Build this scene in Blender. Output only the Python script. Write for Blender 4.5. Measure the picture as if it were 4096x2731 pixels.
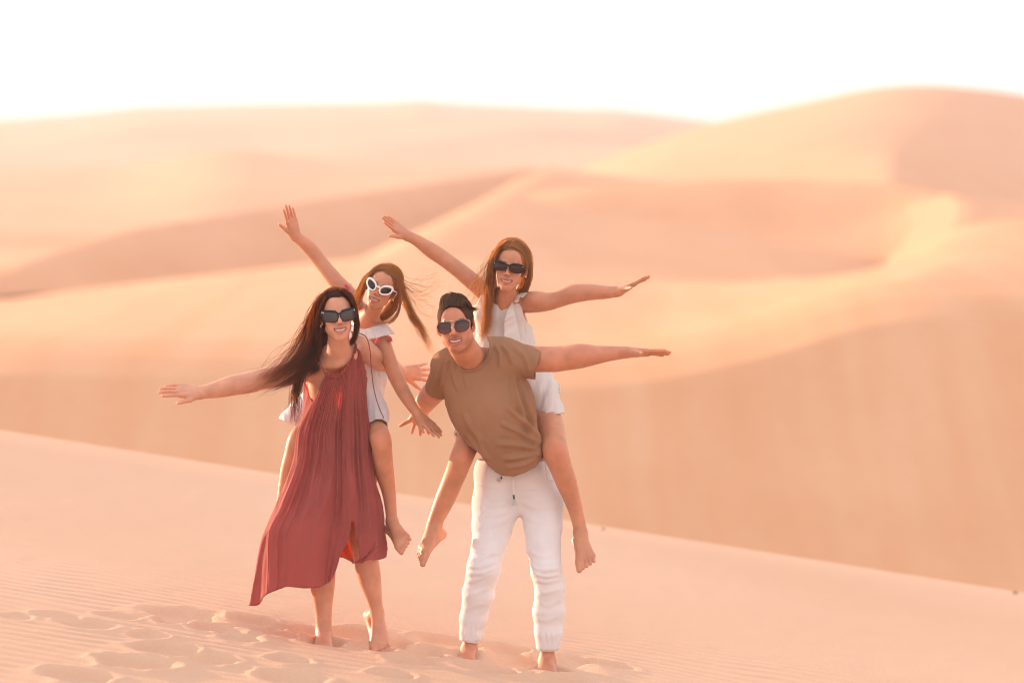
import bpy, bmesh, math, random
import numpy as np
from mathutils import Vector, Matrix

for o in list(bpy.data.objects):
    bpy.data.objects.remove(o, do_unlink=True)
SC = bpy.context.scene
COL = SC.collection
RAD = math.radians

# ------------------------------------------------------------------ camera
CAM_H, PITCH, FPX = 2.2, RAD(3.80), 100.0 / 36.0 * 4096.0
cam = bpy.data.cameras.new('camera')
cam.lens, cam.sensor_width = 100.0, 36.0
cam.clip_start, cam.clip_end = 0.1, 5000.0
cam.dof.use_dof, cam.dof.focus_distance, cam.dof.aperture_fstop = True, 12.22, 1.6
cam_o = bpy.data.objects.new('camera', cam)
cam_o.location = (0, 0, CAM_H)
cam_o.rotation_euler = (math.pi / 2 - PITCH, 0, 0)
COL.objects.link(cam_o)
SC.camera = cam_o

# ------------------------------------------------------------------ sky, sun, exposure
SUN_EL, SUN_AZ = RAD(8.4), RAD(54.0)          # low sun, behind the people and to the left
world = bpy.data.worlds.new('World')
SC.world = world
world.use_nodes = True
wn, wl = world.node_tree.nodes, world.node_tree.links
wn.clear()
sky = wn.new('ShaderNodeTexSky')
sky.sky_type = 'NISHITA'
sky.sun_disc = False
sky.sun_elevation = SUN_EL
sky.sun_rotation = -SUN_AZ
sky.air_density, sky.dust_density, sky.ozone_density = 1.0, 1.6, 1.0
hsv = wn.new('ShaderNodeHueSaturation')
hsv.inputs['Saturation'].default_value = 0.30
warm = wn.new('ShaderNodeMix')
warm.data_type, warm.blend_type = 'RGBA', 'MULTIPLY'
warm.inputs['Factor'].default_value = 1.0
warm.inputs['B'].default_value = (1.0, 0.93, 0.95, 1)
bg = wn.new('ShaderNodeBackground')
bg.inputs['Strength'].default_value = 0.15
wo = wn.new('ShaderNodeOutputWorld')
# a dusty, even sky: the bright horizon is rolled off over the whole dome alike
add = wn.new('ShaderNodeVectorMath'); add.operation = 'ADD'; add.inputs[1].default_value = (0.4, 0.4, 0.4)
div = wn.new('ShaderNodeVectorMath'); div.operation = 'DIVIDE'
amp = wn.new('ShaderNodeVectorMath'); amp.operation = 'SCALE'; amp.inputs['Scale'].default_value = 2.2
wl.new(sky.outputs[0], hsv.inputs['Color'])
wl.new(hsv.outputs[0], add.inputs[0]); wl.new(hsv.outputs[0], div.inputs[0]); wl.new(add.outputs[0], div.inputs[1])
wl.new(div.outputs[0], amp.inputs[0])
wl.new(amp.outputs[0], warm.inputs['A'])
wl.new(warm.outputs['Result'], bg.inputs['Color'])
wl.new(bg.outputs[0], wo.inputs[0])

sun = bpy.data.lights.new('sun', 'SUN')
sun.energy, sun.angle, sun.color = 2.6, RAD(0.6), (1.0, 0.58, 0.37)
sun_o = bpy.data.objects.new('sun', sun)
sdir = Vector((-math.sin(SUN_AZ) * math.cos(SUN_EL), math.cos(SUN_AZ) * math.cos(SUN_EL), math.sin(SUN_EL)))
sun_o.rotation_euler = sdir.to_track_quat('Z', 'Y').to_euler()
sun_o.location = sdir * 60
COL.objects.link(sun_o)

SC.view_settings.view_transform = 'Standard'
SC.view_settings.look = 'None'
SC.view_settings.exposure = 2.36
SC.view_settings.gamma = 1.0
SC.view_settings.use_curve_mapping = False
SC.render.engine = 'CYCLES'
SC.cycles.use_denoising = True
SC.cycles.use_adaptive_sampling = True
SC.cycles.adaptive_threshold = 0.02
SC.cycles.max_bounces = 8
SC.cycles.diffuse_bounces = 3
SC.cycles.glossy_bounces = 2
SC.cycles.transmission_bounces = 4
SC.cycles.transparent_max_bounces = 8
SC.cycles.volume_bounces = 1
SC.cycles.sample_clamp_indirect = 6.0
SC.cycles.filter_width = 1.1
SC.cycles.denoising_input_passes = 'RGB_ALBEDO_NORMAL'
SC.cycles.denoising_prefilter = 'ACCURATE'

# ------------------------------------------------------------------ helpers
def P(u, v, Y):
    """the place at depth Y (metres) that the photograph shows at full-size pixel u, v"""
    cx, cy = (u - 2048.0) / FPX, -(v - 1365.5) / FPX
    dy = math.cos(PITCH) + cy * math.sin(PITCH)
    dz = -math.sin(PITCH) + cy * math.cos(PITCH)
    k = Y / dy
    return np.array([cx * k, Y, CAM_H + dz * k])

VS = 4096.0 / 2352.0
def PV(u, v, Y):
    return P(u * VS, v * VS, Y)

def mesh_obj(name, verts, faces, mats=None, parent=None, smooth=True, col=None):
    me = bpy.data.meshes.new(name)
    verts = np.asarray(verts, dtype=np.float32)
    if isinstance(faces, np.ndarray):
        n, k = faces.shape
        me.vertices.add(len(verts)); me.vertices.foreach_set('co', verts.ravel())
        me.loops.add(n * k); me.loops.foreach_set('vertex_index', faces.astype(np.int32).ravel())
        me.polygons.add(n)
        me.polygons.foreach_set('loop_start', np.arange(0, n * k, k, dtype=np.int32))
        me.polygons.foreach_set('loop_total', np.full(n, k, dtype=np.int32))
        me.update(calc_edges=True)
    else:
        me.from_pydata([tuple(map(float, v)) for v in verts], [], faces)
    me.validate()
    if smooth:
        me.polygons.foreach_set('use_smooth', np.ones(len(me.polygons), dtype=bool))
    if col is not None:
        a = me.color_attributes.new('tint', 'FLOAT_COLOR', 'POINT')
        c4 = np.ones((len(verts), 4), dtype=np.float32); c4[:, :3] = col
        a.data.foreach_set('color', c4.ravel())
    for m in (mats if isinstance(mats, (list, tuple)) else [mats]):
        if m: me.materials.append(m)
    o = bpy.data.objects.new(name, me)
    COL.objects.link(o)
    if parent is not None:
        o.parent = parent
        o.matrix_parent_inverse = parent.matrix_world.inverted()
    return o

def grid_faces(nu, nv, wrap=False):
    i, j = np.meshgrid(np.arange(nu - (0 if wrap else 1)), np.arange(nv - 1), indexing='ij')
    i2 = (i + 1) % nu
    return np.stack([i * nv + j, i2 * nv + j, i2 * nv + j + 1, i * nv + j + 1], -1).reshape(-1, 4)

def vnoise(x, y, seed=0):
    """smooth 2-D value noise in -1..1 (arrays)"""
    xi, yi = np.floor(x).astype(np.int64), np.floor(y).astype(np.int64)
    fx, fy = x - xi, y - yi
    fx, fy = fx * fx * (3 - 2 * fx), fy * fy * (3 - 2 * fy)
    def h(a, b):
        n = (a * 374761393 + b * 668265263 + seed * 1274126177) & 0xFFFFFFFF
        n = ((n ^ (n >> 13)) * 1274126177) & 0xFFFFFFFF
        return ((n ^ (n >> 16)) & 0xFFFF) / 32767.5 - 1.0
    a, b = h(xi, yi), h(xi + 1, yi)
    c, d = h(xi, yi + 1), h(xi + 1, yi + 1)
    return (a * (1 - fx) + b * fx) * (1 - fy) + (c * (1 - fx) + d * fx) * fy

def sstep(a, b, x):
    t = np.clip((x - a) / (b - a), 0, 1)
    return t * t * (3 - 2 * t)

def set_in(node, name, val):
    if name in node.inputs:
        node.inputs[name].default_value = val

def sand_material(name, base, var, grain=400.0, bump=0.004):
    m = bpy.data.materials.new(name); m.use_nodes = True
    n, l = m.node_tree.nodes, m.node_tree.links
    b = n['Principled BSDF']
    set_in(b, 'Roughness', 0.95); set_in(b, 'Specular IOR Level', 0.15)
    tc = n.new('ShaderNodeTexCoord')
    n1 = n.new('ShaderNodeTexNoise'); n1.inputs['Scale'].default_value = 0.35; n1.inputs['Detail'].default_value = 6
    n2 = n.new('ShaderNodeTexNoise'); n2.inputs['Scale'].default_value = grain; n2.inputs['Detail'].default_value = 2
    l.new(tc.outputs['Object'], n1.inputs['Vector']); l.new(tc.outputs['Object'], n2.inputs['Vector'])
    mx = n.new('ShaderNodeMix'); mx.data_type = 'RGBA'
    mx.inputs['A'].default_value = (*base, 1); mx.inputs['B'].default_value = (*var, 1)
    ad = n.new('ShaderNodeMath'); ad.operation = 'MULTIPLY_ADD'
    ad.inputs[1].default_value = 0.35
    l.new(n2.outputs['Fac'], ad.inputs[0]); l.new(n1.outputs['Fac'], ad.inputs[2])
    mr = n.new('ShaderNodeMapRange'); mr.inputs['From Min'].default_value = 0.45; mr.inputs['From Max'].default_value = 0.9
    l.new(ad.outputs[0], mr.inputs['Value']); l.new(mr.outputs[0], mx.inputs['Factor'])
    l.new(mx.outputs['Result'], b.inputs['Base Color'])
    bp = n.new('ShaderNodeBump'); bp.inputs['Distance'].default_value = bump; bp.inputs['Strength'].default_value = 0.5
    l.new(n2.outputs['Fac'], bp.inputs['Height']); l.new(bp.outputs[0], b.inputs['Normal'])
    return m

def streak_sand(name, base, dark):
    m = sand_material(name, base, dark, grain=3.0, bump=.02)
    n, l = m.node_tree.nodes, m.node_tree.links
    b = n['Principled BSDF']; src = b.inputs['Base Color'].links[0].from_socket
    tc = n.new('ShaderNodeTexCoord'); mp = n.new('ShaderNodeMapping')
    mp.inputs['Scale'].default_value = (.75, .05, .10)
    nz = n.new('ShaderNodeTexNoise'); nz.inputs['Scale'].default_value = 1.6; nz.inputs['Detail'].default_value = 4
    l.new(tc.outputs['Object'], mp.inputs['Vector']); l.new(mp.outputs[0], nz.inputs['Vector'])
    mr = n.new('ShaderNodeMapRange'); mr.inputs['From Min'].default_value = .4; mr.inputs['From Max'].default_value = .65
    l.new(nz.outputs['Fac'], mr.inputs['Value'])
    mx = n.new('ShaderNodeMix'); mx.data_type = 'RGBA'; mx.inputs['B'].default_value = (.57, .285, .13, 1)
    sc = n.new('ShaderNodeMath'); sc.operation = 'MULTIPLY'; sc.inputs[1].default_value = .42
    l.new(mr.outputs[0], sc.inputs[0]); l.new(sc.outputs[0], mx.inputs['Factor'])
    l.new(src, mx.inputs['A']); l.new(mx.outputs['Result'], b.inputs['Base Color'])
    return m

def structure(o):
    o['kind'] = 'structure'
    return o

SAND = sand_material('sand', (0.66, 0.432, 0.300), (0.61, 0.385, 0.252), grain=110.0, bump=0.006)
SAND_FAR = sand_material('dune_sand', (0.63, 0.358, 0.205), (0.58, 0.312, 0.165), grain=3.0, bump=0.02)

SAND_SLIP = streak_sand('slip_face_sand', (0.64, 0.372, 0.215), (0.60, 0.335, 0.182))

# ------------------------------------------------------------------ setting: foreground dune
def slope_at(y):
    return 0.13 + 0.029 * np.clip((y - 12.25) / 5.75, -1.0, 1.3)

def ground_base(x, y):
    xe = 30 * np.tanh(x / 30)
    z = -slope_at(y) * xe - 0.04 * np.clip((y - 12.25) / 5.75, -1, 1.2)
    over = np.clip(y - 17.0, 0, None)
    z = z - np.where(over < 4.0, over ** 2 * 0.045, 0.72 + (over - 4.0) * 0.40)
    z = z + 0.02 * vnoise(x * 0.5 + 3, y * 0.4, 5) * sstep(12, 15, np.abs(y - 10))
    return np.maximum(z, -9.0)

def ground_hit(u, v):
    """where the sight line through pixel u, v meets the sand"""
    lo, hi = 4.0, 18.0
    for _ in range(50):
        mid = 0.5 * (lo + hi)
        p = P(u, v, mid)
        if p[2] > ground_base(np.array([p[0]]), np.array([mid]))[0]: lo = mid
        else: hi = mid
    return P(u, v, 0.5 * (lo + hi))

# footprints: pixel u, v of the middle, length and width in metres, depth, heading (radians from +x)
PRINTS = [(354, 2497, .22, .10, .045, .05), (600, 2541, .16, .09, .03, -.1), (665, 2597, .29, .13, .06, -.05),
          (535, 2650, .30, .13, .065, -.02), (303, 2701, .27, .13, .06, 0.), (723, 2454, .36, .13, .05, -.1),
          (1020, 2478, .22, .10, .05, -.1), (850, 2632, .20, .12, .05, .3), (1155, 2636, .18, .09, .035, -.2),
          (1165, 2707, .26, .13, .055, -.2), (1568, 2695, .18, .09, .04, -.1), (70, 2464, .14, .07, .02, 0.),
          (230, 2462, .22, .07, .02, -.1), (480, 2462, .18, .07, .03, 0.), (690, 2480, .16, .09, .04, -.1),
          (860, 2510, .22, .10, .045, -.1), (1090, 2500, .2, .10, .04, -.15), (960, 2545, .2, .12, .05, .2),
          (1240, 2520, .2, .10, .04, 0.), (1420, 2535, .26, .12, .06, 0.), (1590, 2570, .2, .12, .055, -.1),
          (1760, 2555, .26, .09, .045, -.1), (1700, 2610, .2, .11, .05, -.15), (2010, 2590, .24, .09, .045, -.1),
          (2060, 2625, .24, .12, .055, -.1), (2050, 2655, .3, .11, .05, -.25), (1940, 2672, .26, .10, .05, -.25),
          (2290, 2640, .2, .10, .03, 0.), (2420, 2655, .28, .08, .03, -.2), (2240, 2725, .24, .11, .05, -.25),
          (1640, 2640, .2, .1, .03, -.2), (1860, 2625, .18, .10, .045, 0.), (2190, 2668, .2, .12, .045, 0.),
          (1300, 2560, .2, .11, .045, 0.), (1530, 2585, .22, .11, .05, -.3)]

def relief(x, y):
    rng = np.random.RandomState(4)
    h = np.zeros_like(x)
    calm = np.ones_like(x)
    for (u, v, L, W, D, a) in PRINTS:
        D = D * .60
        c = ground_hit(u, v)
        a = a + rng.uniform(-.15, .15)
        dx, dy = x - c[0], y - c[1]
        near = (np.abs(dx) < 0.7) & (np.abs(dy) < 0.9)
        if not near.any(): continue
        lx = (dx * math.cos(a) + dy * math.sin(a)) / (L * 0.5)
        ly = (-dx * math.sin(a) + dy * math.cos(a)) / (W * 1.15)
        wob = 1 + .18 * vnoise(x * 14 + u, y * 14 + v, 7)
        r = np.sqrt(lx ** 2 + ly ** 2) * wob
        d = -D * (1 - sstep(.55, 1.02, r)) + D * .32 * np.exp(-((r - 1.20) / .16) ** 2) * (.6 + .5 * vnoise(x * 7 + v, y * 7, 3))
        h += np.where(near, d, 0)
        calm = np.minimum(calm, np.where(near, sstep(.9, 1.7, r), 1))
    # trampled band past the feet
    band_c = ground_hit(1500, 2560)
    dline = (y - (band_c[1] + (x - band_c[0]) * 0.02))
    m = np.exp(-(dline / .28) ** 2) * sstep(-1.7, -.9, x) * (1 - sstep(.25, .55, x))
    t = .016 * vnoise(x * 4.5, y * 4.0, 11) + .007 * vnoise(x * 10, y * 8, 12) + .003 * vnoise(x * 26, y * 20, 13)
    h += m * t
    calm = np.minimum(calm, 1 - .85 * m)
    # wind ripples
    ph = (y + .26 * x + .16 * vnoise(x * .9, y * 1.3, 21) + .045 * vnoise(x * 3.2, y * 2.6, 22)) * (2 * math.pi / .105)
    w = np.sin(ph); w = w + .25 * np.sin(2 * ph + .8)
    amp = .0014 * (1 + .8 * vnoise(x * 1.3, y * 1.1, 23)) * (1 - .8 * sstep(11.9, 13.6, y)) * (1 - sstep(15.2, 16, y))
    h += calm * amp * w
    h += .0008 * vnoise(x * 9, y * 9, 31) * calm
    return h

def axis_lines(parts):
    out = []
    for a, b, h in parts:
        n = max(1, int(round((b - a) / h)))
        out.append(np.linspace(a, b, n, endpoint=False))
    out.append(np.array([parts[-1][1]]))
    return np.concatenate(out)

gx = axis_lines([(-160, -30, 10), (-30, -6, 1.2), (-6, -2.6, .12), (-2.6, 2.7, .0132), (2.7, 6, .12), (6, 30, 1.2), (30, 160, 10)])
gy = axis_lines([(-120, -10, 8), (-10, 7, 1.0), (7, 10.2, .12), (10.2, 13.4, .0145), (13.4, 16, .025), (16, 20, .06), (20, 46, .8)])
GX, GY = np.meshgrid(gx, gy, indexing='ij')
GZ = ground_base(GX, GY)
fine = (np.abs(GX) < 6) & (GY > 7) & (GY < 20)
R_ = np.zeros_like(GZ); R_[fine] = relief(GX[fine], GY[fine])
fade = sstep(7, 9, GY) * (1 - sstep(16.5, 18, GY)) * (1 - sstep(4, 6, np.abs(GX)))
GZ = GZ + R_ * fade
structure(mesh_obj('sand_slope', np.stack([GX, GY, GZ], -1).reshape(-1, 3), grid_faces(len(gx), len(gy)), SAND))

# the desert floor under everything, out to the horizon
fx = np.concatenate([-np.geomspace(1500, 20, 16), [0], np.geomspace(20, 1500, 16)])
FX, FY = np.meshgrid(fx, fx, indexing='ij')
FZ = -9.5 + 0.8 * vnoise(FX * .02, FY * .02, 2)
structure(mesh_obj('ground', np.stack([FX, FY, FZ], -1).reshape(-1, 3), grid_faces(len(fx), len(fx)), SAND_FAR))

# ------------------------------------------------------------------ setting: dunes
UG = np.linspace(-900, 3250, 330)
def smooth1(a, n):
    k = np.ones(n) / n
    return np.convolve(np.pad(a, (n // 2, n - 1 - n // 2), mode='edge'), k, 'valid')

def curve3(pts, Y, sm=9):
    """crest line: pts = (u, v) in 2352-wide view pixels, Y depth (number or list of (u, depth))"""
    pts = np.array(pts, float)
    v = smooth1(np.interp(UG, pts[:, 0], pts[:, 1]), sm)
    y = np.full_like(UG, Y) if np.isscalar(Y) else smooth1(np.interp(UG, *np.array(Y, float).T), sm)
    return np.stack([PV(a, b, c) for a, b, c in zip(UG, v, y)])

def foot_of(crest, vrow, slope_deg):
    """front foot of a slip face lying at vrow pixels, reached down a slope of slope_deg"""
    ts = math.tan(RAD(slope_deg))
    out = []
    vr = np.interp(UG, *np.array(vrow, float).T)
    for c, u, v in zip(crest, UG, vr):
        q = PV(u, v, 1.0); ta = -(q[2] - CAM_H)
        Y = (CAM_H - c[2] + c[1] * ts) / (ta + ts)
        out.append(PV(u, v, min(Y, c[1] - .5)))
    return np.stack(out)

def loft(name, curves, sub=10, noise=None, seed=0, crest=None, streak=False):
    pts = np.stack(curves)                                   # curve, u, 3
    n = len(curves)
    rows = []
    for i in range(n - 1):
        p0, p1, p2, p3 = pts[max(i - 1, 0)], pts[i], pts[i + 1], pts[min(i + 2, n - 1)]
        for t in np.linspace(0, 1, sub, endpoint=False):
            # mostly straight with a little rounding where sheets bend
            cr = .5 * ((2 * p1) + (-p0 + p2) * t + (2 * p0 - 5 * p1 + 4 * p2 - p3) * t ** 2 + (-p0 + 3 * p1 - 3 * p2 + p3) * t ** 3)
            rows.append(.75 * (p1 + (p2 - p1) * t) + .25 * cr)
    rows.append(pts[-1])
    V = np.stack(rows)
    if noise:
        amp, fx_, fy_ = noise
        if crest is not None:
            k = np.abs(np.arange(V.shape[0]) - crest * sub) / (sub * .8)
            amp = amp * np.clip(k, 0, 1)[:, None]
        V[..., 2] += amp * (vnoise(V[..., 0] * fx_, V[..., 1] * fy_, seed) + .5 * vnoise(V[..., 0] * fx_ * 2.3, V[..., 1] * fy_ * 2.3, seed + 1))
    if streak:
        w = np.clip(1 - np.arange(V.shape[0]) / (sub * 2.0), 0, 1)[:, None]
        V[..., 1] += w * (.16 * vnoise(V[..., 0] * .55, V[..., 2] * .12, seed + 5) + .09 * vnoise(V[..., 0] * 1.5, V[..., 2] * .2, seed + 6))
    return structure(mesh_obj(name, V.reshape(-1, 3), grid_faces(V.shape[0], V.shape[1]), SAND_SLIP if streak else SAND_FAR))

def off(c, dy, z):
    q = c.copy(); q[:, 1] += dy; q[:, 2] = z
    return q

# nearest dune: slip face, brink and whaleback top
brink = curve3([(-900, 850), (0, 850), (600, 868), (1000, 882), (1300, 880), (1500, 862), (1750, 800), (1900, 748), (2000, 722), (2150, 702), (2352, 706), (3250, 760)],
               [(-900, 52), (1300, 52), (1500, 52.3), (1750, 53.3), (1900, 54.1), (2000, 54.6), (2150, 55.0), (2352, 55.0), (3250, 54.4)], 11)
b_foot = foot_of(brink, [(-900, 1010), (0, 1150), (1000, 1330), (2352, 1560), (3250, 1700)], 30)
b_back = curve3([(-900, 720), (0, 690), (250, 655), (550, 625), (880, 592), (1100, 600), (1300, 625), (1500, 645), (1700, 650), (1900, 640), (2050, 610), (2200, 520), (2352, 500), (3250, 520)],
                [(-900, 84), (1500, 84), (2000, 70), (2200, 84), (3250, 90)], 11)
b_sh = .55 * brink + .45 * b_back; b_sh[:, 2] += .12
lo = b_foot + (brink - b_foot) * .80
a1 = brink + np.array([0, -.2, -.10]); a1 = .5 * a1 + .5 * (lo + (brink - lo) * .75)
a2 = brink + np.array([0, 1.6, .18]); a3 = brink + np.array([0, 4.0, .34])
b_sh[:, 2] += .10
loft('near_dune', [b_foot, lo, a1, a2, a3, b_sh, b_back, off(b_back, 25, -6)], noise=(.06, .16, .05), seed=3, streak=True)

# second dune on the left with its shaded slip face
d4 = curve3([(-900, 660), (-100, 625), (80, 592), (300, 530), (600, 482), (900, 430), (1240, 384), (1340, 396), (1700, 470), (3250, 700)],
            [(-900, 92), (80, 94), (900, 118), (1300, 140), (3250, 150)], 7)
d4f = foot_of(d4, [(-900, 700), (0, 680), (880, 640), (1240, 560), (3250, 760)], 20)
loft('left_dune', [d4f, d4, off(d4, 30, -4) + np.array([0, 0, 2.0]), off(d4, 60, -9)], noise=(.10, .1, .04), seed=9)

# the ridge running back between the two: lit on its left side
def ridge(name, pts, lw, ls, rw, rs, seed=0, taper=0):
    pts = np.array([PV(*p) for p in pts])
    t = np.linspace(0, 1, 80); s = np.linspace(0, 1, len(pts))
    c = np.stack([smooth1(np.interp(t, s, pts[:, k]), 9) for k in range(3)], 1)
    rows = []
    for d in np.linspace(-1, 1, 33):
        w, sl = (lw, ls) if d < 0 else (rw, rs)
        w = w * (sstep(0, taper, t) if taper else np.ones_like(t)); a = abs(d)
        q = c.copy(); q[:, 0] += d * w
        q[:, 2] -= w * a * sl
        rows.append(q)
    V = np.stack(rows)
    V[..., 2] += .04 * vnoise(V[..., 0] * .3, V[..., 1] * .1, seed)
    return structure(mesh_obj(name, V.reshape(-1, 3), grid_faces(V.shape[0], V.shape[1]), SAND_FAR))

ridge('middle_ridge', [(820, 612, 80), (880, 592, 85), (960, 545, 94), (1100, 468, 112), (1240, 388, 134), (1300, 392, 150)], 7, .42, 16, .10, 5)

# bowl dune in the middle right: crest, shaded hollow, bright left-facing rim
d5 = curve3([(-900, 700), (900, 640), (1060, 520), (1180, 454), (1300, 432), (1500, 422), (1700, 412), (2000, 418), (2100, 428), (2205, 456), (2352, 466), (3250, 500)],
            [(-900, 118), (1200, 118), (1800, 114), (2080, 111), (2205, 108), (3250, 104)], 11)
d5m = curve3([(-900, 760), (900, 700), (1180, 530), (1500, 545), (1800, 540), (2000, 525), (2120, 505), (2215, 500), (2352, 530), (3250, 560)],
             [(-900, 112), (1200, 113), (1800, 109), (2080, 107), (2205, 104), (3250, 99)], 11)
d5f = curve3([(-900, 800), (900, 760), (1180, 650), (1500, 690), (1800, 690), (2000, 670), (2120, 640), (2220, 600), (2352, 600), (3250, 640)],
             [(-900, 100), (1200, 108), (1800, 104), (2080, 102), (2205, 99), (3250, 92)], 11)
loft('bowl_dune', [d5f, d5m, d5, off(d5, 20, -3) + np.array([0, 0, 1.5]), off(d5, 40, -9)], noise=(.05, .1, .05), seed=15)
ridge('right_ridge', [(1350, 872, 53.2), (1600, 836, 54.2), (1800, 778, 56.2), (1950, 715, 59), (2060, 655, 63.5), (2140, 595, 71), (2190, 530, 84), (2207, 468, 99), (2170, 440, 106)], 1.6, .34, 9, .12, 6, .40)

# high dune at the back right
d7 = curve3([(-900, 560), (1150, 480), (1300, 405), (1450, 342), (1640, 281), (1850, 236), (2000, 200), (2080, 192), (2200, 198), (2352, 216), (3250, 420)], 210, 17)
d7m = curve3([(-900, 600), (1150, 520), (1300, 440), (1450, 395), (1640, 350), (1850, 310), (1960, 285), (2040, 285), (2200, 310), (2352, 340), (3250, 500)],
             [(-900, 170), (1640, 170), (2020, 158), (2352, 172), (3250, 172)], 41)
d7f = curve3([(-900, 640), (1150, 560), (1450, 470), (1850, 450), (2050, 420), (2100, 430), (2352, 500), (3250, 600)],
             [(-900, 130), (1640, 130), (2050, 118), (2352, 130), (3250, 130)], 5)
loft('high_dune', [d7f, d7m, d7, off(d7, 40, 0), off(d7, 90, -9)], noise=(.25, .05, .03), seed=21, crest=2)

# far ranges on the left
d9 = curve3([(-900, 430), (0, 400), (250, 395), (370, 372), (490, 338), (560, 345), (800, 372), (1100, 380), (1300, 395), (1600, 430), (3250, 560)], 260, 13)
d9f = curve3([(-900, 640), (3250, 640)], 150)
loft('far_dune', [d9f, .5 * (d9 + d9f) + np.array([0, 0, 1.0]), d9, off(d9, 60, -3), off(d9, 90, -9)], noise=(.9, .03, .025), seed=31, crest=2)
d8 = curve3([(-900, 300), (0, 276), (150, 266), (330, 246), (640, 239), (880, 237), (960, 230), (1040, 238), (1150, 243), (1250, 248), (1330, 252), (1400, 251), (1480, 260), (1600, 276), (1800, 300), (3250, 380)], 560, 3)
d8f = curve3([(-900, 440), (3250, 440)], 290)
d8m = curve3([(-900, 360), (0, 340), (600, 330), (1200, 325), (3250, 400)], 420)
loft('horizon_dunes', [d8f, d8m, d8, off(d8, 100, 0), off(d8, 200, -9)], sub=24, noise=(2.0, .02, .02), seed=41, crest=2)

# ------------------------------------------------------------------ the hazy air
def box_mesh(lo, hi):
    v = [(x, y, z) for x in (lo[0], hi[0]) for y in (lo[1], hi[1]) for z in (lo[2], hi[2])]
    f = [(0, 1, 3, 2), (4, 6, 7, 5), (0, 4, 5, 1), (2, 3, 7, 6), (0, 2, 6, 4), (1, 5, 7, 3)]
    return v, f
hz = bpy.data.materials.new('haze_air'); hz.use_nodes = True
hn, hl = hz.node_tree.nodes, hz.node_tree.links
hn.clear()
pv = hn.new('ShaderNodeVolumePrincipled')
pv.inputs['Color'].default_value = (0.70, 0.69, 0.77, 1)
pv.inputs['Density'].default_value = 0.0011
pv.inputs['Anisotropy'].default_value = 0.1
ho = hn.new('ShaderNodeOutputMaterial')
hl.new(pv.outputs[0], ho.inputs['Volume'])
hz_o = mesh_obj('haze', *box_mesh((-1600, -1600, -14), (1600, 1600, 26)), hz, smooth=False)
hz_o['kind'] = 'stuff'

# ================================================================== people: tools
def nrm(v):
    v = np.asarray(v, float)
    return v / (np.linalg.norm(v) + 1e-12)

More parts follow.
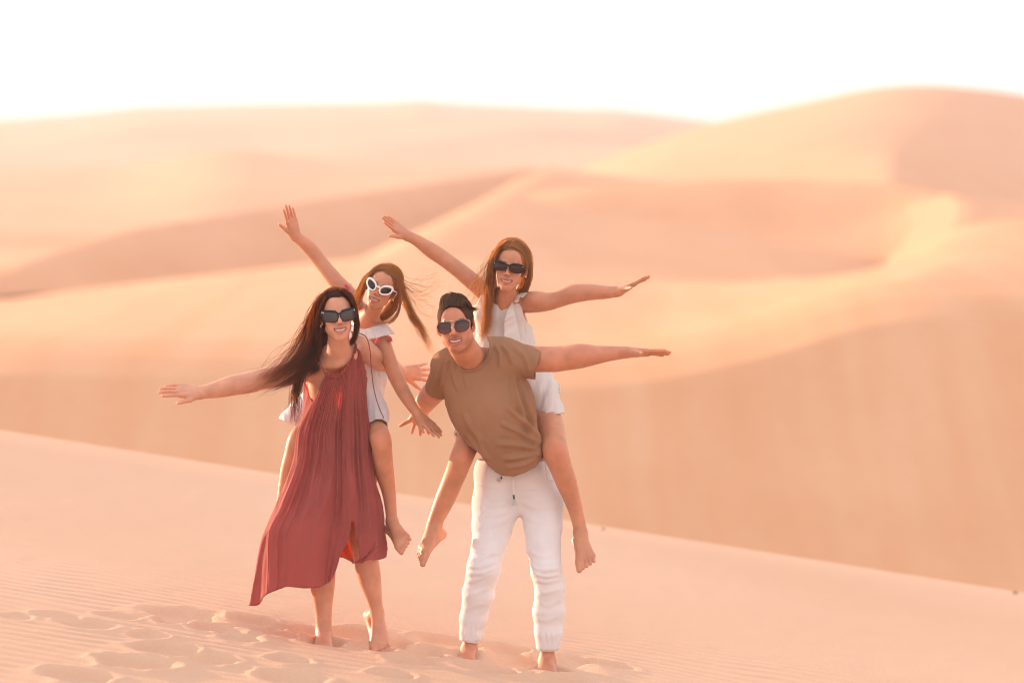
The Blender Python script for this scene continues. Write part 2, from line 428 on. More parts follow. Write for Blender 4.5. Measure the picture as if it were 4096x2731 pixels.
class Field:
    """signed distance field on a box grid with finer bands, meshed with surface nets"""
    FAR = 0.05
    def __init__(self, lo, hi, h, fine=()):
        self.ax = []
        for k in range(3):
            cuts = sorted({lo[k], hi[k], *[min(max(f[0][k], lo[k]), hi[k]) for f in fine], *[min(max(f[1][k], lo[k]), hi[k]) for f in fine]})
            xs = []
            for a, b in zip(cuts[:-1], cuts[1:]):
                if b - a < 1e-6: continue
                m = .5 * (a + b)
                hh = min([f[2] for f in fine if f[0][k] <= m <= f[1][k]] + [h])
                n = max(1, int(math.ceil((b - a) / hh)))
                xs.append(np.linspace(a, b, n, endpoint=False))
            xs.append(np.array([cuts[-1]]))
            self.ax.append(np.concatenate(xs).astype(np.float32))
        self.f = np.full([len(a) for a in self.ax], self.FAR, np.float32)
    def _reg(self, lo, hi):
        sl = [slice(max(0, np.searchsorted(a, l) - 1), np.searchsorted(a, h) + 1) for a, l, h in zip(self.ax, lo, hi)]
        X = self.ax[0][sl[0]][:, None, None]; Y = self.ax[1][sl[1]][None, :, None]; Z = self.ax[2][sl[2]][None, None, :]
        return tuple(sl), X, Y, Z
    def _put(self, sl, d, k, sub):
        f = self.f[sl]
        if sub:
            d = -d
            if k > 0:
                h = np.maximum(k - np.abs(f - d), 0) / k
                self.f[sl] = np.maximum(f, d) + h * h * k * .25
            else: self.f[sl] = np.maximum(f, d)
        else:
            if k > 0:
                h = np.maximum(k - np.abs(f - d), 0) / k
                self.f[sl] = np.minimum(f, d) - h * h * k * .25
            else: self.f[sl] = np.minimum(f, d)
    def cone(self, a, b, ra, rb, k=.01, fy=1.0, sub=False, fa=None):
        """tapered capsule; fy squeezes it along axis fa (default world y)"""
        a, b = np.asarray(a, float), np.asarray(b, float)
        m = max(ra, rb) * max(1, fy) + self.FAR
        sl, X, Y, Z = self._reg(np.minimum(a, b) - m, np.maximum(a, b) + m)
        d = b - a; L2 = max(float(d @ d), 1e-9)
        px, py, pz = X - a[0], Y - a[1], Z - a[2]
        t = np.clip((px * d[0] + py * d[1] + pz * d[2]) / L2, 0, 1)
        qx, qy, qz = px - t * d[0], py - t * d[1], pz - t * d[2]
        if fy != 1.0:
            n = nrm(fa if fa is not None else (0, 1, 0))
            w = (qx * n[0] + qy * n[1] + qz * n[2]) * (1 / fy - 1)
            qx, qy, qz = qx + w * n[0], qy + w * n[1], qz + w * n[2]
        self._put(sl, np.sqrt(qx * qx + qy * qy + qz * qz) - (ra + t * (rb - ra)), k, sub)
    def ell(self, c, r, k=.01, R=None, sub=False):
        c, r = np.asarray(c, float), np.asarray(r, float)
        R = np.eye(3) if R is None else np.asarray(R)         # columns = local axes
        m = r.max() + self.FAR
        sl, X, Y, Z = self._reg(c - m, c + m)
        px, py, pz = X - c[0], Y - c[1], Z - c[2]
        q = [px * R[0, i] + py * R[1, i] + pz * R[2, i] for i in range(3)]
        k0 = np.sqrt(sum((q[i] / r[i]) ** 2 for i in range(3)))
        k1 = np.sqrt(sum((q[i] / r[i] ** 2) ** 2 for i in range(3))) + 1e-6
        self._put(sl, k0 * (k0 - 1) / k1, k, sub)
    def chain(self, pts, k=.012, fy=1.0, fa=None):
        for (a, ra), (b, rb) in zip(pts[:-1], pts[1:]):
            self.cone(a, b, ra, rb, k, fy, fa=fa)
    def mesh(self):
        f = self.f
        ins = (f < 0)
        n = ins.astype(np.uint8)
        c = n[:-1] + n[1:]; c = c[:, :-1] + c[:, 1:]; c = c[:, :, :-1] + c[:, :, 1:]
        act = np.argwhere((c > 0) & (c < 8))
        idx = np.full(c.shape, -1, np.int32)
        idx[act[:, 0], act[:, 1], act[:, 2]] = np.arange(len(act))
        offs = np.array([(i, j, k) for i in (0, 1) for j in (0, 1) for k in (0, 1)])
        val = np.stack([f[act[:, 0] + o[0], act[:, 1] + o[1], act[:, 2] + o[2]] for o in offs], 1)
        pos = np.stack([np.stack([self.ax[d][act[:, d] + o[d]] for d in range(3)], 1) for o in offs], 1)
        acc = np.zeros((len(act), 3)); cnt = np.zeros(len(act))
        for i in range(8):
            for j in range(i + 1, 8):
                if np.abs(offs[i] - offs[j]).sum() != 1: continue
                s = (val[:, i] < 0) != (val[:, j] < 0)
                t = val[:, i] / np.where(s, val[:, i] - val[:, j], 1)
                p = pos[:, i] + t[:, None] * (pos[:, j] - pos[:, i])
                acc[s] += p[s]; cnt[s] += 1
        V = acc / np.maximum(cnt, 1)[:, None]
        F = []
        sh = c.shape
        for ax in range(3):
            a = [slice(None)] * 3; b = [slice(None)] * 3
            a[ax] = slice(0, -1); b[ax] = slice(1, None)
            A, B = ins[tuple(a)], ins[tuple(b)]
            e = np.argwhere(A != B)
            o1, o2 = [(1, 2), (2, 0), (0, 1)][ax]
            ok = (e[:, o1] > 0) & (e[:, o2] > 0) & (e[:, o1] < sh[o1]) & (e[:, o2] < sh[o2])
            e = e[ok]
            q = []
            for d1, d2 in ((0, 0), (-1, 0), (-1, -1), (0, -1)):
                cc = e.copy(); cc[:, o1] += d1; cc[:, o2] += d2
                q.append(idx[cc[:, 0], cc[:, 1], cc[:, 2]])
            q = np.stack(q, 1)
            flip = ~A[e[:, 0], e[:, 1], e[:, 2]]
            q[flip] = q[flip][:, ::-1]
            F.append(q)
        F = np.concatenate(F)
        F = F[(F >= 0).all(1)]
        return V, F

def J(*a):
    """joint: (u, v, depth, radius in pixels) -> (point, radius in metres)"""
    return (P(a[0], a[1], a[2]), a[3] * a[2] / FPX)

def catmull(pts, n):
    pts = np.asarray(pts, float)
    m = len(pts) - 1
    t = np.linspace(0, m, n)
    i = np.minimum(t.astype(int), m - 1); f = (t - i)[:, None]
    g = lambda k: pts[np.clip(k, 0, m)]
    p0, p1, p2, p3 = g(i - 1), g(i), g(i + 1), g(i + 2)
    return .5 * (2 * p1 + (p2 - p0) * f + (2 * p0 - 5 * p1 + 4 * p2 - p3) * f ** 2 + (3 * p1 - p0 - 3 * p2 + p3) * f ** 3)

def limb(F, joints, k=.012, n=4):
    """limb through the joints, with radii running smoothly along it"""
    a = np.array([np.append(p, r) for p, r in [J(*j) for j in joints]])
    c = catmull(a, (len(a) - 1) * n + 1)
    for p, q in zip(c[:-1], c[1:]):
        F.cone(p[:3], q[:3], p[3], q[3], k)

class Head:
    def __init__(self, u, v, Y, H, yaw=0, pitch=0, roll=0):
        self.c = P(u, v, Y); self.H = H
        cy, sy, cp, sp, cr, sr = [g(RAD(a)) for a in (yaw, pitch, roll) for g in (math.cos, math.sin)]
        Rz = np.array([[cy, -sy, 0], [sy, cy, 0], [0, 0, 1]])
        Rx = np.array([[1, 0, 0], [0, cp, sp], [0, -sp, cp]])
        Ry = np.array([[cr, 0, sr], [0, 1, 0], [-sr, 0, cr]])
        self.R = Ry @ Rz @ Rx
    def w(self, x, y, z):
        return self.c + self.R @ (np.array([x, y, z - .5]) * self.H)
    def loc(self, V):
        q = (V - self.c) @ self.R / self.H
        q[:, 2] += .5
        return q
    def warr(self, L):
        L = np.array(L, float); L[..., 2] -= .5
        return self.c + (L * self.H) @ self.R.T

def head_sdf(F, h, jaw=1.0, nose=1.0, male=False, mw=1.2, mo=.022, fw=1.0):
    H, R = h.H, h.R
    E = lambda c, r, k, sub=False: F.ell(h.w(*c), np.array(r) * H, k * H, R, sub)
    C = lambda a, b, ra, rb, k, sub=False: F.cone(h.w(*a), h.w(*b), ra * H, rb * H, k * H, sub=sub)
    E((0, .07, .655), (.315, .385, .335), .0)
    E((0, -.10, .66), (.27, .255, .26), .08)
    E((0, -.09, .42), (.262 * fw, .25, .33), .08)
    for s in (-1, 1):
        E((s * .165 * fw, -.20, .415), (.10, .11, .09), .08)
        E((s * .118 * fw, -.20, .275), (.095 * fw, .11, .12), .09)
        C((s * .195 * jaw, .02, .27), (s * .065 * jaw, -.235, .085), .085, .075, .07)
    E((0, -.275, .080), (.085 * jaw, .075, .07), .06)
    E((0, -.255, .22), (.15, .105, .12), .07)
    C((-.13, -.305, .57), (.13, -.305, .57), .045, .045, .05)
    for s in (-1, 1):
        E((s * .128, -.345, .495), (.080, .035, .045), .05, True)          # eye hollows
        E((s * .125, -.285, .49), (.062, .058, .045), .02)               # lids
    C((0, -.335, .54), (0, -.42 * (.5 + .5 * nose), .372), .030, .036, .035)
    E((0, -.425 * (.5 + .5 * nose), .358), (.044, .042, .036), .025)
    for s in (-1, 1):
        E((s * .052, -.38, .345), (.03, .035, .028), .02)
        E((s * .026, -.41, .325), (.016, .02, .012), .008, True)         # nostrils
    g = mo - .020
    for s in (-1, 1):
        C((s * .105 * mw, -.300, .238), (s * .03, -.360, .243 + g), .012, .019, .02)
        C((s * .03, -.36, .243 + g), (0, -.362, .238 + g), .019, .016, .015)
        C((s * .095 * mw, -.300, .222), (s * .02, -.352, .163 - g), .012, .022, .02)
    C((-.03, -.352, .160 - g), (.03, -.352, .160 - g), .023, .023, .02)
    for s in (-1, 1):                                                     # the open smile
        C((0, -.365, .199), (s * .055 * mw, -.350, .209), mo, mo * .9, .006, True)
        C((s * .055 * mw, -.350, .209), (s * .100 * mw, -.318, .238), mo * .9, .006, .006, True)
    for s in (-1, 1):
        Ra = R @ np.array(Matrix.Rotation(s * RAD(22), 3, 'Z')) @ np.array(Matrix.Rotation(RAD(-10), 3, 'X'))
        F.ell(h.w(s * .328, .045, .475), np.array((.026, .078, .118)) * H, .02 * H, Ra)
        F.ell(h.w(s * .352, .025, .485), np.array((.016, .042, .066)) * H, .012 * H, Ra, True)
        F.ell(h.w(s * .308, .015, .375), np.array((.022, .035, .04)) * H, .02 * H, Ra)

def hand(F, wrist, d, n, side, s, spread=5, curl=(6, 8, 6), thumb=(38, -10), rw=None, fr=1.0):
    """palm with five separate fingers; d to the fingertips, n out of the back of the hand"""
    d = nrm(d); n = nrm(n - d * (n @ d)); t = side * np.cross(n, d)
    w = np.asarray(wrist, float)
    rw = rw or .13 * s
    kn = [(.175, .50, .43), (.06, .53, .475), (-.055, .51, .44), (-.165, .465, .35)]      # across, along, finger length
    for x, y, _ in kn:
        F.cone(w + t * x * s * .45, w + d * y * s + t * x * s, rw * .8, .068 * s, .02 * s + .004)
    F.cone(w, w + d * .25 * s, rw, .10 * s, .02, fy=.75, fa=n)
    mcp = w + d * .27 * s + t * .25 * s - n * .05 * s
    F.cone(w + t * .07 * s + d * .04 * s, mcp, .09 * s, .064 * s, .07 * s)
    a, c = RAD(thumb[0]), RAD(thumb[1])
    d1 = nrm(d * math.cos(a) + t * math.sin(a) - n * .12)
    ip = mcp + d1 * .175 * s
    d2 = nrm(d1 * math.cos(c) - d * 0 + np.cross(n, d1) * math.sin(c) * side)
    F.cone(mcp, ip, .060 * s, .052 * s, .02 * s); F.cone(ip, ip + d2 * .15 * s, .052 * s, .040 * s, .01 * s)
    tips = [ip + d2 * .17 * s]
    for i, (x, y, L) in enumerate(kn):
        sp = RAD(spread * (1.5 - i))
        fd = nrm(d * math.cos(sp) + t * math.sin(sp))
        p = w + d * y * s + t * x * s
        up = n; r = (.050, .052, .050, .043)[i] * s * fr
        for q, (fl, cu) in enumerate(zip((.45, .31, .24), curl)):
            cu = RAD(cu + (i - 1) * 1.5)
            fd, up = nrm(fd * math.cos(cu) - up * math.sin(cu)), nrm(up * math.cos(cu) + fd * math.sin(cu))
            p2 = p + fd * fl * L * s
            F.cone(p, p2, r, r * (.93, .90, .84)[q], (.028, .006, .006)[q] * s)
            p = p2; r *= (.93, .90, .84)[q]
        tips.append(p + fd * r * .5)
    return tips

def foot(F, ankle, ra, heel, rh, ball, across, s, toe_dir, toes=(.26, .22, .20, .175, .15), flat=None):
    """ankle, heel and ball points; across = unit vector from little toe to big toe; s foot length"""
    ankle, heel, ball, across, toe_dir = [np.asarray(a, float) for a in (ankle, heel, ball, across, toe_dir)]
    across, toe_dir = nrm(across), nrm(toe_dir)
    F.cone(ankle, heel, ra, rh, .02)
    mid = .5 * (ankle + ball)
    hw = .18 * s
    for q in (-.8, -.3, .3, .8):
        b = ball + across * q * hw - toe_dir * (.8 - q) * .05 * s
        F.cone(ankle, b, ra * .9, .066 * s, .018)
        F.cone(heel, b, rh * .8, .055 * s, .018)
    tips = []
    for i, L in enumerate(toes):
        x = (1 - .5 * i) * hw * .95
        p = ball + across * x + toe_dir * (.02 - .024 * i) * s
        r = (.070, .050, .048, .045, .042)[i] * s
        q = p + toe_dir * L * s
        F.cone(p, q, r * 1.05, r * .9, .003)
        tips.append(q)
    return tips

# ------------------------------------------------------------------ materials for people
def skin_material(name, base):
    m = bpy.data.materials.new(name); m.use_nodes = True
    n, l = m.node_tree.nodes, m.node_tree.links
    b = n['Principled BSDF']
    at = n.new('ShaderNodeAttribute'); at.attribute_name = 'tint'
    mx = n.new('ShaderNodeMix'); mx.data_type, mx.blend_type = 'RGBA', 'MULTIPLY'; mx.inputs['Factor'].default_value = 1
    nz = n.new('ShaderNodeTexNoise'); nz.inputs['Scale'].default_value = 18; nz.inputs['Detail'].default_value = 5
    tc = n.new('ShaderNodeTexCoord'); l.new(tc.outputs['Object'], nz.inputs['Vector'])
    rp = n.new('ShaderNodeValToRGB')
    rp.color_ramp.elements[0].color = (*[c * .86 for c in base], 1); rp.color_ramp.elements[1].color = (*[min(1, c * 1.08) for c in base], 1)
    rp.color_ramp.elements[0].position, rp.color_ramp.elements[1].position = .3, .7
    l.new(nz.outputs['Fac'], rp.inputs['Fac'])
    l.new(rp.outputs[0], mx.inputs['A']); l.new(at.outputs['Color'], mx.inputs['B'])
    l.new(mx.outputs['Result'], b.inputs['Base Color'])
    set_in(b, 'Roughness', .48); set_in(b, 'Specular IOR Level', .4)
    set_in(b, 'Subsurface Weight', .35); set_in(b, 'Subsurface Scale', .012)
    b.inputs['Subsurface Radius'].default_value = (1.0, .35, .18)
    n2 = n.new('ShaderNodeTexNoise'); n2.inputs['Scale'].default_value = 260; l.new(tc.outputs['Object'], n2.inputs['Vector'])
    bp = n.new('ShaderNodeBump'); bp.inputs['Distance'].default_value = .0006; bp.inputs['Strength'].default_value = .4
    l.new(n2.outputs['Fac'], bp.inputs['Height']); l.new(bp.outputs[0], b.inputs['Normal'])
    return m

def simple_material(name, base, rough=.5, metal=0.0, spec=.5, coat=0.0, transl=None, tint=False, weave=0.0, sheen=0.0, vary=.08, alpha_holes=None):
    m = bpy.data.materials.new(name); m.use_nodes = True
    n, l = m.node_tree.nodes, m.node_tree.links
    b = n['Principled BSDF']; out = n['Material Output']
    tc = n.new('ShaderNodeTexCoord')
    nz = n.new('ShaderNodeTexNoise'); nz.inputs['Scale'].default_value = 9; nz.inputs['Detail'].default_value = 6
    l.new(tc.outputs['Object'], nz.inputs['Vector'])
    rp = n.new('ShaderNodeValToRGB')
    rp.color_ramp.elements[0].color = (*[c * (1 - vary) for c in base], 1)
    rp.color_ramp.elements[1].color = (*[min(1, c * (1 + vary * .6)) for c in base], 1)
    rp.color_ramp.elements[0].position, rp.color_ramp.elements[1].position = .35, .65
    l.new(nz.outputs['Fac'], rp.inputs['Fac'])
    colsock = rp.outputs[0]
    if tint:
        at = n.new('ShaderNodeAttribute'); at.attribute_name = 'tint'
        mx = n.new('ShaderNodeMix'); mx.data_type, mx.blend_type = 'RGBA', 'MULTIPLY'; mx.inputs['Factor'].default_value = 1
        l.new(colsock, mx.inputs['A']); l.new(at.outputs['Color'], mx.inputs['B']); colsock = mx.outputs['Result']
    l.new(colsock, b.inputs['Base Color'])
    set_in(b, 'Roughness', rough); set_in(b, 'Metallic', metal); set_in(b, 'Specular IOR Level', spec)
    set_in(b, 'Coat Weight', coat); set_in(b, 'Sheen Weight', sheen)
    if weave:
        wv = n.new('ShaderNodeTexNoise'); wv.inputs['Scale'].default_value = 420; wv.inputs['Detail'].default_value = 1
        l.new(tc.outputs['Object'], wv.inputs['Vector'])
        bp = n.new('ShaderNodeBump'); bp.inputs['Distance'].default_value = weave; bp.inputs['Strength'].default_value = .5
        l.new(wv.outputs['Fac'], bp.inputs['Height']); l.new(bp.outputs[0], b.inputs['Normal'])
    if transl:
        tcol, tf = transl
        tr = n.new('ShaderNodeBsdfTranslucent'); tr.inputs['Color'].default_value = (*tcol, 1)
        ms = n.new('ShaderNodeMixShader'); ms.inputs[0].default_value = tf
        l.new(b.outputs[0], ms.inputs[1]); l.new(tr.outputs[0], ms.inputs[2]); l.new(ms.outputs[0], out.inputs['Surface'])
    return m

SKIN_W = skin_material('woman_skin', (.63, .315, .200))
SKIN_M = skin_material('man_skin', (.57, .245, .142))
SKIN_G = skin_material('girl_skin', (.57, .262, .150))
TEETH = simple_material('teeth_enamel', (.66, .59, .52), .35)

def person(u, v, Y, label, group=None):
    e = bpy.data.objects.new('person', None)
    e.empty_display_size = .2
    e.location = P(u, v, Y)
    COL.objects.link(e)
    bpy.context.view_layer.update()
    e['label'] = label; e['category'] = 'person'
    if group: e['group'] = group
    return e

def thing(name, loc, label, cat, group=None):
    e = bpy.data.objects.new(name, None)
    e.empty_display_size = .05
    e.location = loc
    COL.objects.link(e)
    bpy.context.view_layer.update()
    e['label'] = label; e['category'] = cat
    if group: e['group'] = group
    return e

def skin_tint(V, h, spots=(), male=False, lip=(.86, .50, .52), mo=.022, mw=1.2):
    T = np.ones((len(V), 3))
    L = h.loc(V.copy())
    x, y, z = L[:, 0], L[:, 1], L[:, 2]
    front = y < -.2
    def blend(m, c):
        nonlocal T
        T = T * (1 - m[:, None]) + T * np.array(c) * m[:, None]
    up = (np.abs(x) < .115 * mw) & front & (z < .29) & (z > .11)
    g = mo - .020; xs = x / mw
    ml = np.exp(-(((z - (.240 + g - (.3 + 90 * g) * xs ** 2)) / .017) ** 2)) * (np.abs(xs) < .108) + np.exp(-(((z - (.160 - g + (6.2 + 100 * g) * xs ** 2)) / .022) ** 2)) * (np.abs(xs) < .103)
    blend(np.clip(ml, 0, 1) * up, lip)
    inner = (np.abs(xs) < .10) & front & (y > -.345) & (np.abs(z - (.199 + 3.4 * xs ** 2)) < mo * .9)
    blend(inner * 1.0, (.35, .2, .2))
    blend(np.exp(-((np.abs(x) - .17) / .08) ** 2 - ((z - .37) / .07) ** 2) * front * .5, (1.05, .86, .84))
    blend(np.exp(-(x / .05) ** 2 - ((z - .35) / .05) ** 2) * front * .4, (1.04, .85, .83))
    for s in (-1, 1):                                                    # brows
        bz = .575 + .02 * np.sin((np.abs(x) - .05) * 12)
        blend(np.exp(-((z - bz) / .014) ** 2) * ((np.abs(x) > .05) & (np.abs(x) < .21)) * front * .7, (.35, .3, .28))
    if male:
        beard = sstep(.33, .22, z) * sstep(.16, .02, y) * (z > -.03) * (1 - np.clip(ml, 0, 1) * up) * (.72 + .28 * vnoise(x * 60, z * 60, 3))
        beard = beard * (1 - .75 * np.exp(-((np.abs(x) - .19) / .07) ** 2 - ((z - .25) / .07) ** 2))
        stache = np.exp(-((z - .275) / .022) ** 2) * (np.abs(x) < .13) * front
        blend(np.clip(np.maximum(beard * .62, stache * .6), 0, 1) * (np.abs(y) < .5), (.50, .46, .45))
    for (c, r, colr) in spots:
        d = np.linalg.norm(V - np.asarray(c), axis=1)
        blend(np.exp(-(d / r) ** 4), colr)
    return T

def add_teeth(h, parent, mo=.022, mw=1.2):
    xs = np.linspace(-.092, .092, 41)
    g = mo - .020
    rows = []
    for k, (zz, dy) in enumerate(((.228 + g, .012), (.224 + g, -.002), (.203, -.004), (.184 - g, 0), (.180 - g, .012))):
        g = .0035 * np.abs(np.sin(xs / .184 * math.pi * 8)) if k in (1, 2, 3) else 0
        rows.append(np.stack([xs * mw, -.336 + 2.6 * xs ** 2 + dy - g, zz + 2.6 * xs ** 2 + (0 if k < 3 else 1.2 * xs ** 2)], 1))
    V = h.warr(np.stack(rows))
    return mesh_obj('teeth', V.reshape(-1, 3), grid_faces(5, 41), TEETH, parent)

# ================================================================== the four people: bodies
NAIL = (1.12, 1.08, 1.08)
def bbox(pts, pad):
    p = np.array(pts); return p.min(0) - pad, p.max(0) + pad

def body_field(h, hands, extent, feet=()):
    fine = []
    hr = .62 * h.H
    fine.append((h.c - hr, h.c + hr, .0024))
    for w, d, s in hands:
        a, b = np.minimum(w, w + nrm(d) * s), np.maximum(w, w + nrm(d) * s)
        fine.append((a - .05, b + .05, .0032))
    for a, b in feet:
        q = np.array([P(*a), P(*b)]); fine.append((q.min(0) - .02, q.max(0) + .02, .0030))
    return Field(*extent, .009, fine)

def ext(pts, pad=.14):
    q = np.array([P(*p) for p in pts])
    return q.min(0) - pad, q.max(0) + pad

# ---- woman in the red dress
WH = Head(1349, 1262, 12.05, .219, yaw=9, pitch=5, roll=-5)
W_root = person(1410, 2555, 12.25, 'woman in a long terracotta dress with a girl on her back, dark hair blowing')
wr, wl_ = P(800, 1570, 12.12), P(1605, 1490, 12.66)
wr_d, wl_d = P(640, 1552, 12.06) - wr, P(1700, 1488, 12.70) - wl_
F = body_field(WH, [(wr, wr_d, .18), (wl_, wl_d, .17)], ext([(600, 1150, 12.0), (1720, 2600, 12.75), (1300, 2560, 12.1)]))
head_sdf(F, WH, jaw=.84, nose=1.05, mo=.030, fw=.92)
F.cone(WH.w(0, .09, .25), P(1356, 1440, 12.17), .043, .050, .03)
F.ell(P(1345, 1545, 12.265), (.120, .085, .16), .05); F.ell(P(1352, 1700, 12.30), (.112, .085, .13), .06)
F.ell(P(1378, 1880, 12.32), (.155, .105, .13), .06)
F.cone(P(1250, 1466, 12.22), P(1436, 1394, 12.25), .044, .040, .05)
F.cone(P(1335, 1405, 12.19), P(1255, 1448, 12.22), .036, .040, .04)
F.cone(P(1375, 1395, 12.19), P(1430, 1375, 12.24), .032, .034, .04)
F.cone(P(1330, 1440, 12.16), P(1400, 1425, 12.16), .030, .030, .03)
for a, b in (((1345, 1462, 12.125), (1262, 1452, 12.17)), ((1372, 1452, 12.125), (1430, 1392, 12.18))):
    F.cone(P(*a), P(*b), .010, .012, .025)                                # collarbones
limb(F, [(1245, 1468, 12.24, 46), (1190, 1488, 12.22, 43), (1110, 1503, 12.2, 41), (1050, 1515, 12.19, 38), (995, 1530, 12.18, 38), (930, 1541, 12.17, 37), (865, 1558, 12.15, 30), (800, 1570, 12.12, 21)])
limb(F, [(1448, 1395, 12.26, 44), (1490, 1425, 12.38, 40), (1530, 1450, 12.5, 36), (1568, 1470, 12.58, 33), (1605, 1490, 12.66, 23)])
F.ell(P(1222, 1462, 12.20), (.055, .040, .045), .03)
tw1 = hand(F, wr, wr_d, np.array([0, -.62, .78]), 1, .178, spread=4, curl=(3, 8, 5), thumb=(20, 4))
tw2 = hand(F, wl_, wl_d, np.array([-.1, -.92, .3]), -1, .165, spread=11, curl=(2, 8, 6), thumb=(42, -6))
limb(F, [(1320, 1950, 12.32, 76), (1308, 2110, 12.28, 58), (1296, 2240, 12.22, 48), (1290, 2340, 12.24, 46), (1293, 2430, 12.24, 33), (1295, 2530, 12.23, 29)])
limb(F, [(1425, 1950, 12.32, 72), (1446, 2110, 12.28, 56), (1462, 2225, 12.25, 46), (1476, 2300, 12.25, 44), (1492, 2370, 12.26, 32), (1508, 2440, 12.28, 22)])
foot(F, P(1296, 2530, 12.23), .029, P(1300, 2566, 12.28), .029, P(1292, 2606, 12.10), (1, 0, 0), .22, (0, -1, -.25))
foot(F, P(1509, 2448, 12.28), .023, P(1478, 2462, 12.36), .024, P(1522, 2572, 12.24), (-1, .1, 0), .21, (.12, -.9, -.5))
V, Q = F.mesh()
spots = [(t, .009, NAIL) for t in tw1 + tw2]
body_w = mesh_obj('body', V, Q, SKIN_W, W_root, col=skin_tint(V, WH, spots, mo=.030))
add_teeth(WH, W_root, mo=.030)

# ---- girl on the woman's back
G1H = Head(1527, 1153, 12.34, .196, yaw=-9, pitch=3, roll=23)
G1_root = person(1400, 1640, 12.5, 'girl in white sunglasses riding on the back of the woman in terracotta')
g1r, g1l = P(1182, 943, 12.5), P(1679, 1668, 12.3)
g1r_d, g1l_d = P(1148, 815, 12.46) - g1r, P(1768, 1740, 12.22) - g1l
F = body_field(G1H, [(g1r, g1r_d, .14), (g1l, g1l_d, .14)], ext([(1110, 810, 12.2), (1780, 2220, 12.6), (1300, 1600, 12.62)]), [((1590, 2140, 12.05), (1655, 2215, 12.22))])
head_sdf(F, G1H, jaw=.80, nose=.8, fw=.92, mo=.025)
F.cone(G1H.w(0, .09, .25), P(1462, 1305, 12.46), .034, .040, .03)
F.ell(P(1452, 1400, 12.50), (.098, .072, .14), .05); F.ell(P(1405, 1590, 12.55), (.125, .09, .14), .06)
F.cone(P(1396, 1180, 12.5), P(1515, 1335, 12.44), .034, .034, .05)
limb(F, [(1392, 1178, 12.5, 34), (1345, 1125, 12.5, 28), (1310, 1082, 12.51, 25), (1281, 1045, 12.52, 24), (1250, 1003, 12.52, 25), (1215, 970, 12.51, 21), (1182, 943, 12.5, 15.5)])
limb(F, [(1522, 1345, 12.44, 32), (1548, 1415, 12.40, 27), (1570, 1475, 12.38, 26), (1590, 1520, 12.36, 26.5), (1620, 1578, 12.34, 24), (1655, 1635, 12.32, 17), (1679, 1668, 12.3, 14.5)])
F.ell(P(1528, 1760, 12.165), (.020, .014, .024), .02)
tg1 = hand(F, g1r, g1r_d, np.array([.72, -.66, .1]), 1, .146, spread=4, curl=(-4, 4, 3), thumb=(34, 2))
tg2 = hand(F, g1l, g1l_d, np.array([.5, -.62, .55]), -1, .142, spread=5, curl=(4, 6, 4), thumb=(16, 4))
limb(F, [(1440, 1640, 12.52, 62), (1490, 1705, 12.36, 48), (1521, 1752, 12.20, 40), (1530, 1815, 12.21, 36), (1537, 1880, 12.24, 35), (1556, 1973, 12.27, 25), (1567, 2075, 12.27, 19)])
limb(F, [(1330, 1640, 12.54, 62), (1240, 1710, 12.52, 46), (1193, 1757, 12.46, 37), (1175, 1815, 12.46, 34), (1156, 1887, 12.47, 33), (1133, 2007, 12.48, 25), (1122, 2090, 12.48, 19)])
tf1 = foot(F, P(1568, 2085, 12.27), .020, P(1556, 2114, 12.31), .018, P(1612, 2168, 12.17), (-.75, -.3, -.55), .185, P(1640, 2206, 12.11) - P(1612, 2168, 12.17), toes=(.22, .215, .20, .18, .155))
foot(F, P(1121, 2098, 12.48), .020, P(1112, 2130, 12.52), .018, P(1130, 2185, 12.40), (1, .1, 0), .185, (0, -.6, -.8))
V, Q = F.mesh()
spots = [(t, .0075, NAIL) for t in tg1 + tg2 + tf1] + [(P(1530, 1758, 12.16), .04, (1.0, .85, .82))]
mesh_obj('body', V, Q, SKIN_G, G1_root, col=skin_tint(V, G1H, spots, mo=.025))
add_teeth(G1H, G1_root, mo=.025)

# ---- man in the tan shirt
MH = Head(1823, 1300, 11.96, .230, yaw=-6, pitch=4, roll=-8)
M_root = person(2040, 2640, 12.28, 'man in a tan tee and white trousers bending forward with a girl on his back')
ml, mr = P(2503, 1409, 12.04), P(1676, 1645, 12.72)
ml_d, mr_d = P(2685, 1411, 12.0) - ml, np.array([.10, .70, -.52])
F = body_field(MH, [(ml, ml_d, .19), (mr, mr_d, .18)], ext([(1595, 1180, 11.85), (2690, 2670, 12.8), (1700, 1700, 12.9)]))
head_sdf(F, MH, jaw=1.0, nose=1.08, male=True, mo=.027)
F.cone(MH.w(0, .10, .24), P(1885, 1440, 12.13), .058, .064, .03)
F.ell(P(1925, 1540, 12.22), (.15, .10, .15), .05); F.ell(P(2015, 1730, 12.28), (.10, .08, .16), .05); F.ell(P(2062, 1930, 12.37), (.12, .085, .10), .05)
F.cone(P(1800, 1478, 12.18), P(2030, 1428, 12.16), .05, .05, .05)
limb(F, [(2035, 1428, 12.16, 54), (2100, 1434, 12.14, 51), (2180, 1436, 12.12, 48), (2275, 1430, 12.1, 46), (2340, 1425, 12.08, 40), (2425, 1415, 12.06, 29), (2503, 1409, 12.04, 21)])
limb(F, [(1795, 1482, 12.18, 52), (1755, 1545, 12.33, 47), (1716, 1590, 12.48, 42), (1693, 1620, 12.60, 37), (1676, 1645, 12.72, 25)])
F.ell(P(2320, 1408, 12.08), (.060, .034, .028), .03); F.ell(P(2215, 1448, 12.10), (.055, .034, .030), .03)
tm1 = hand(F, ml, ml_d, np.array([.02, .22, .97]), -1, .19, spread=3, curl=(-2, 3, 2), thumb=(52, 10))
tm2 = hand(F, mr, mr_d, np.array([-.05, .55, .83]), 1, .185, spread=12, curl=(2, 6, 5), thumb=(62, -6))
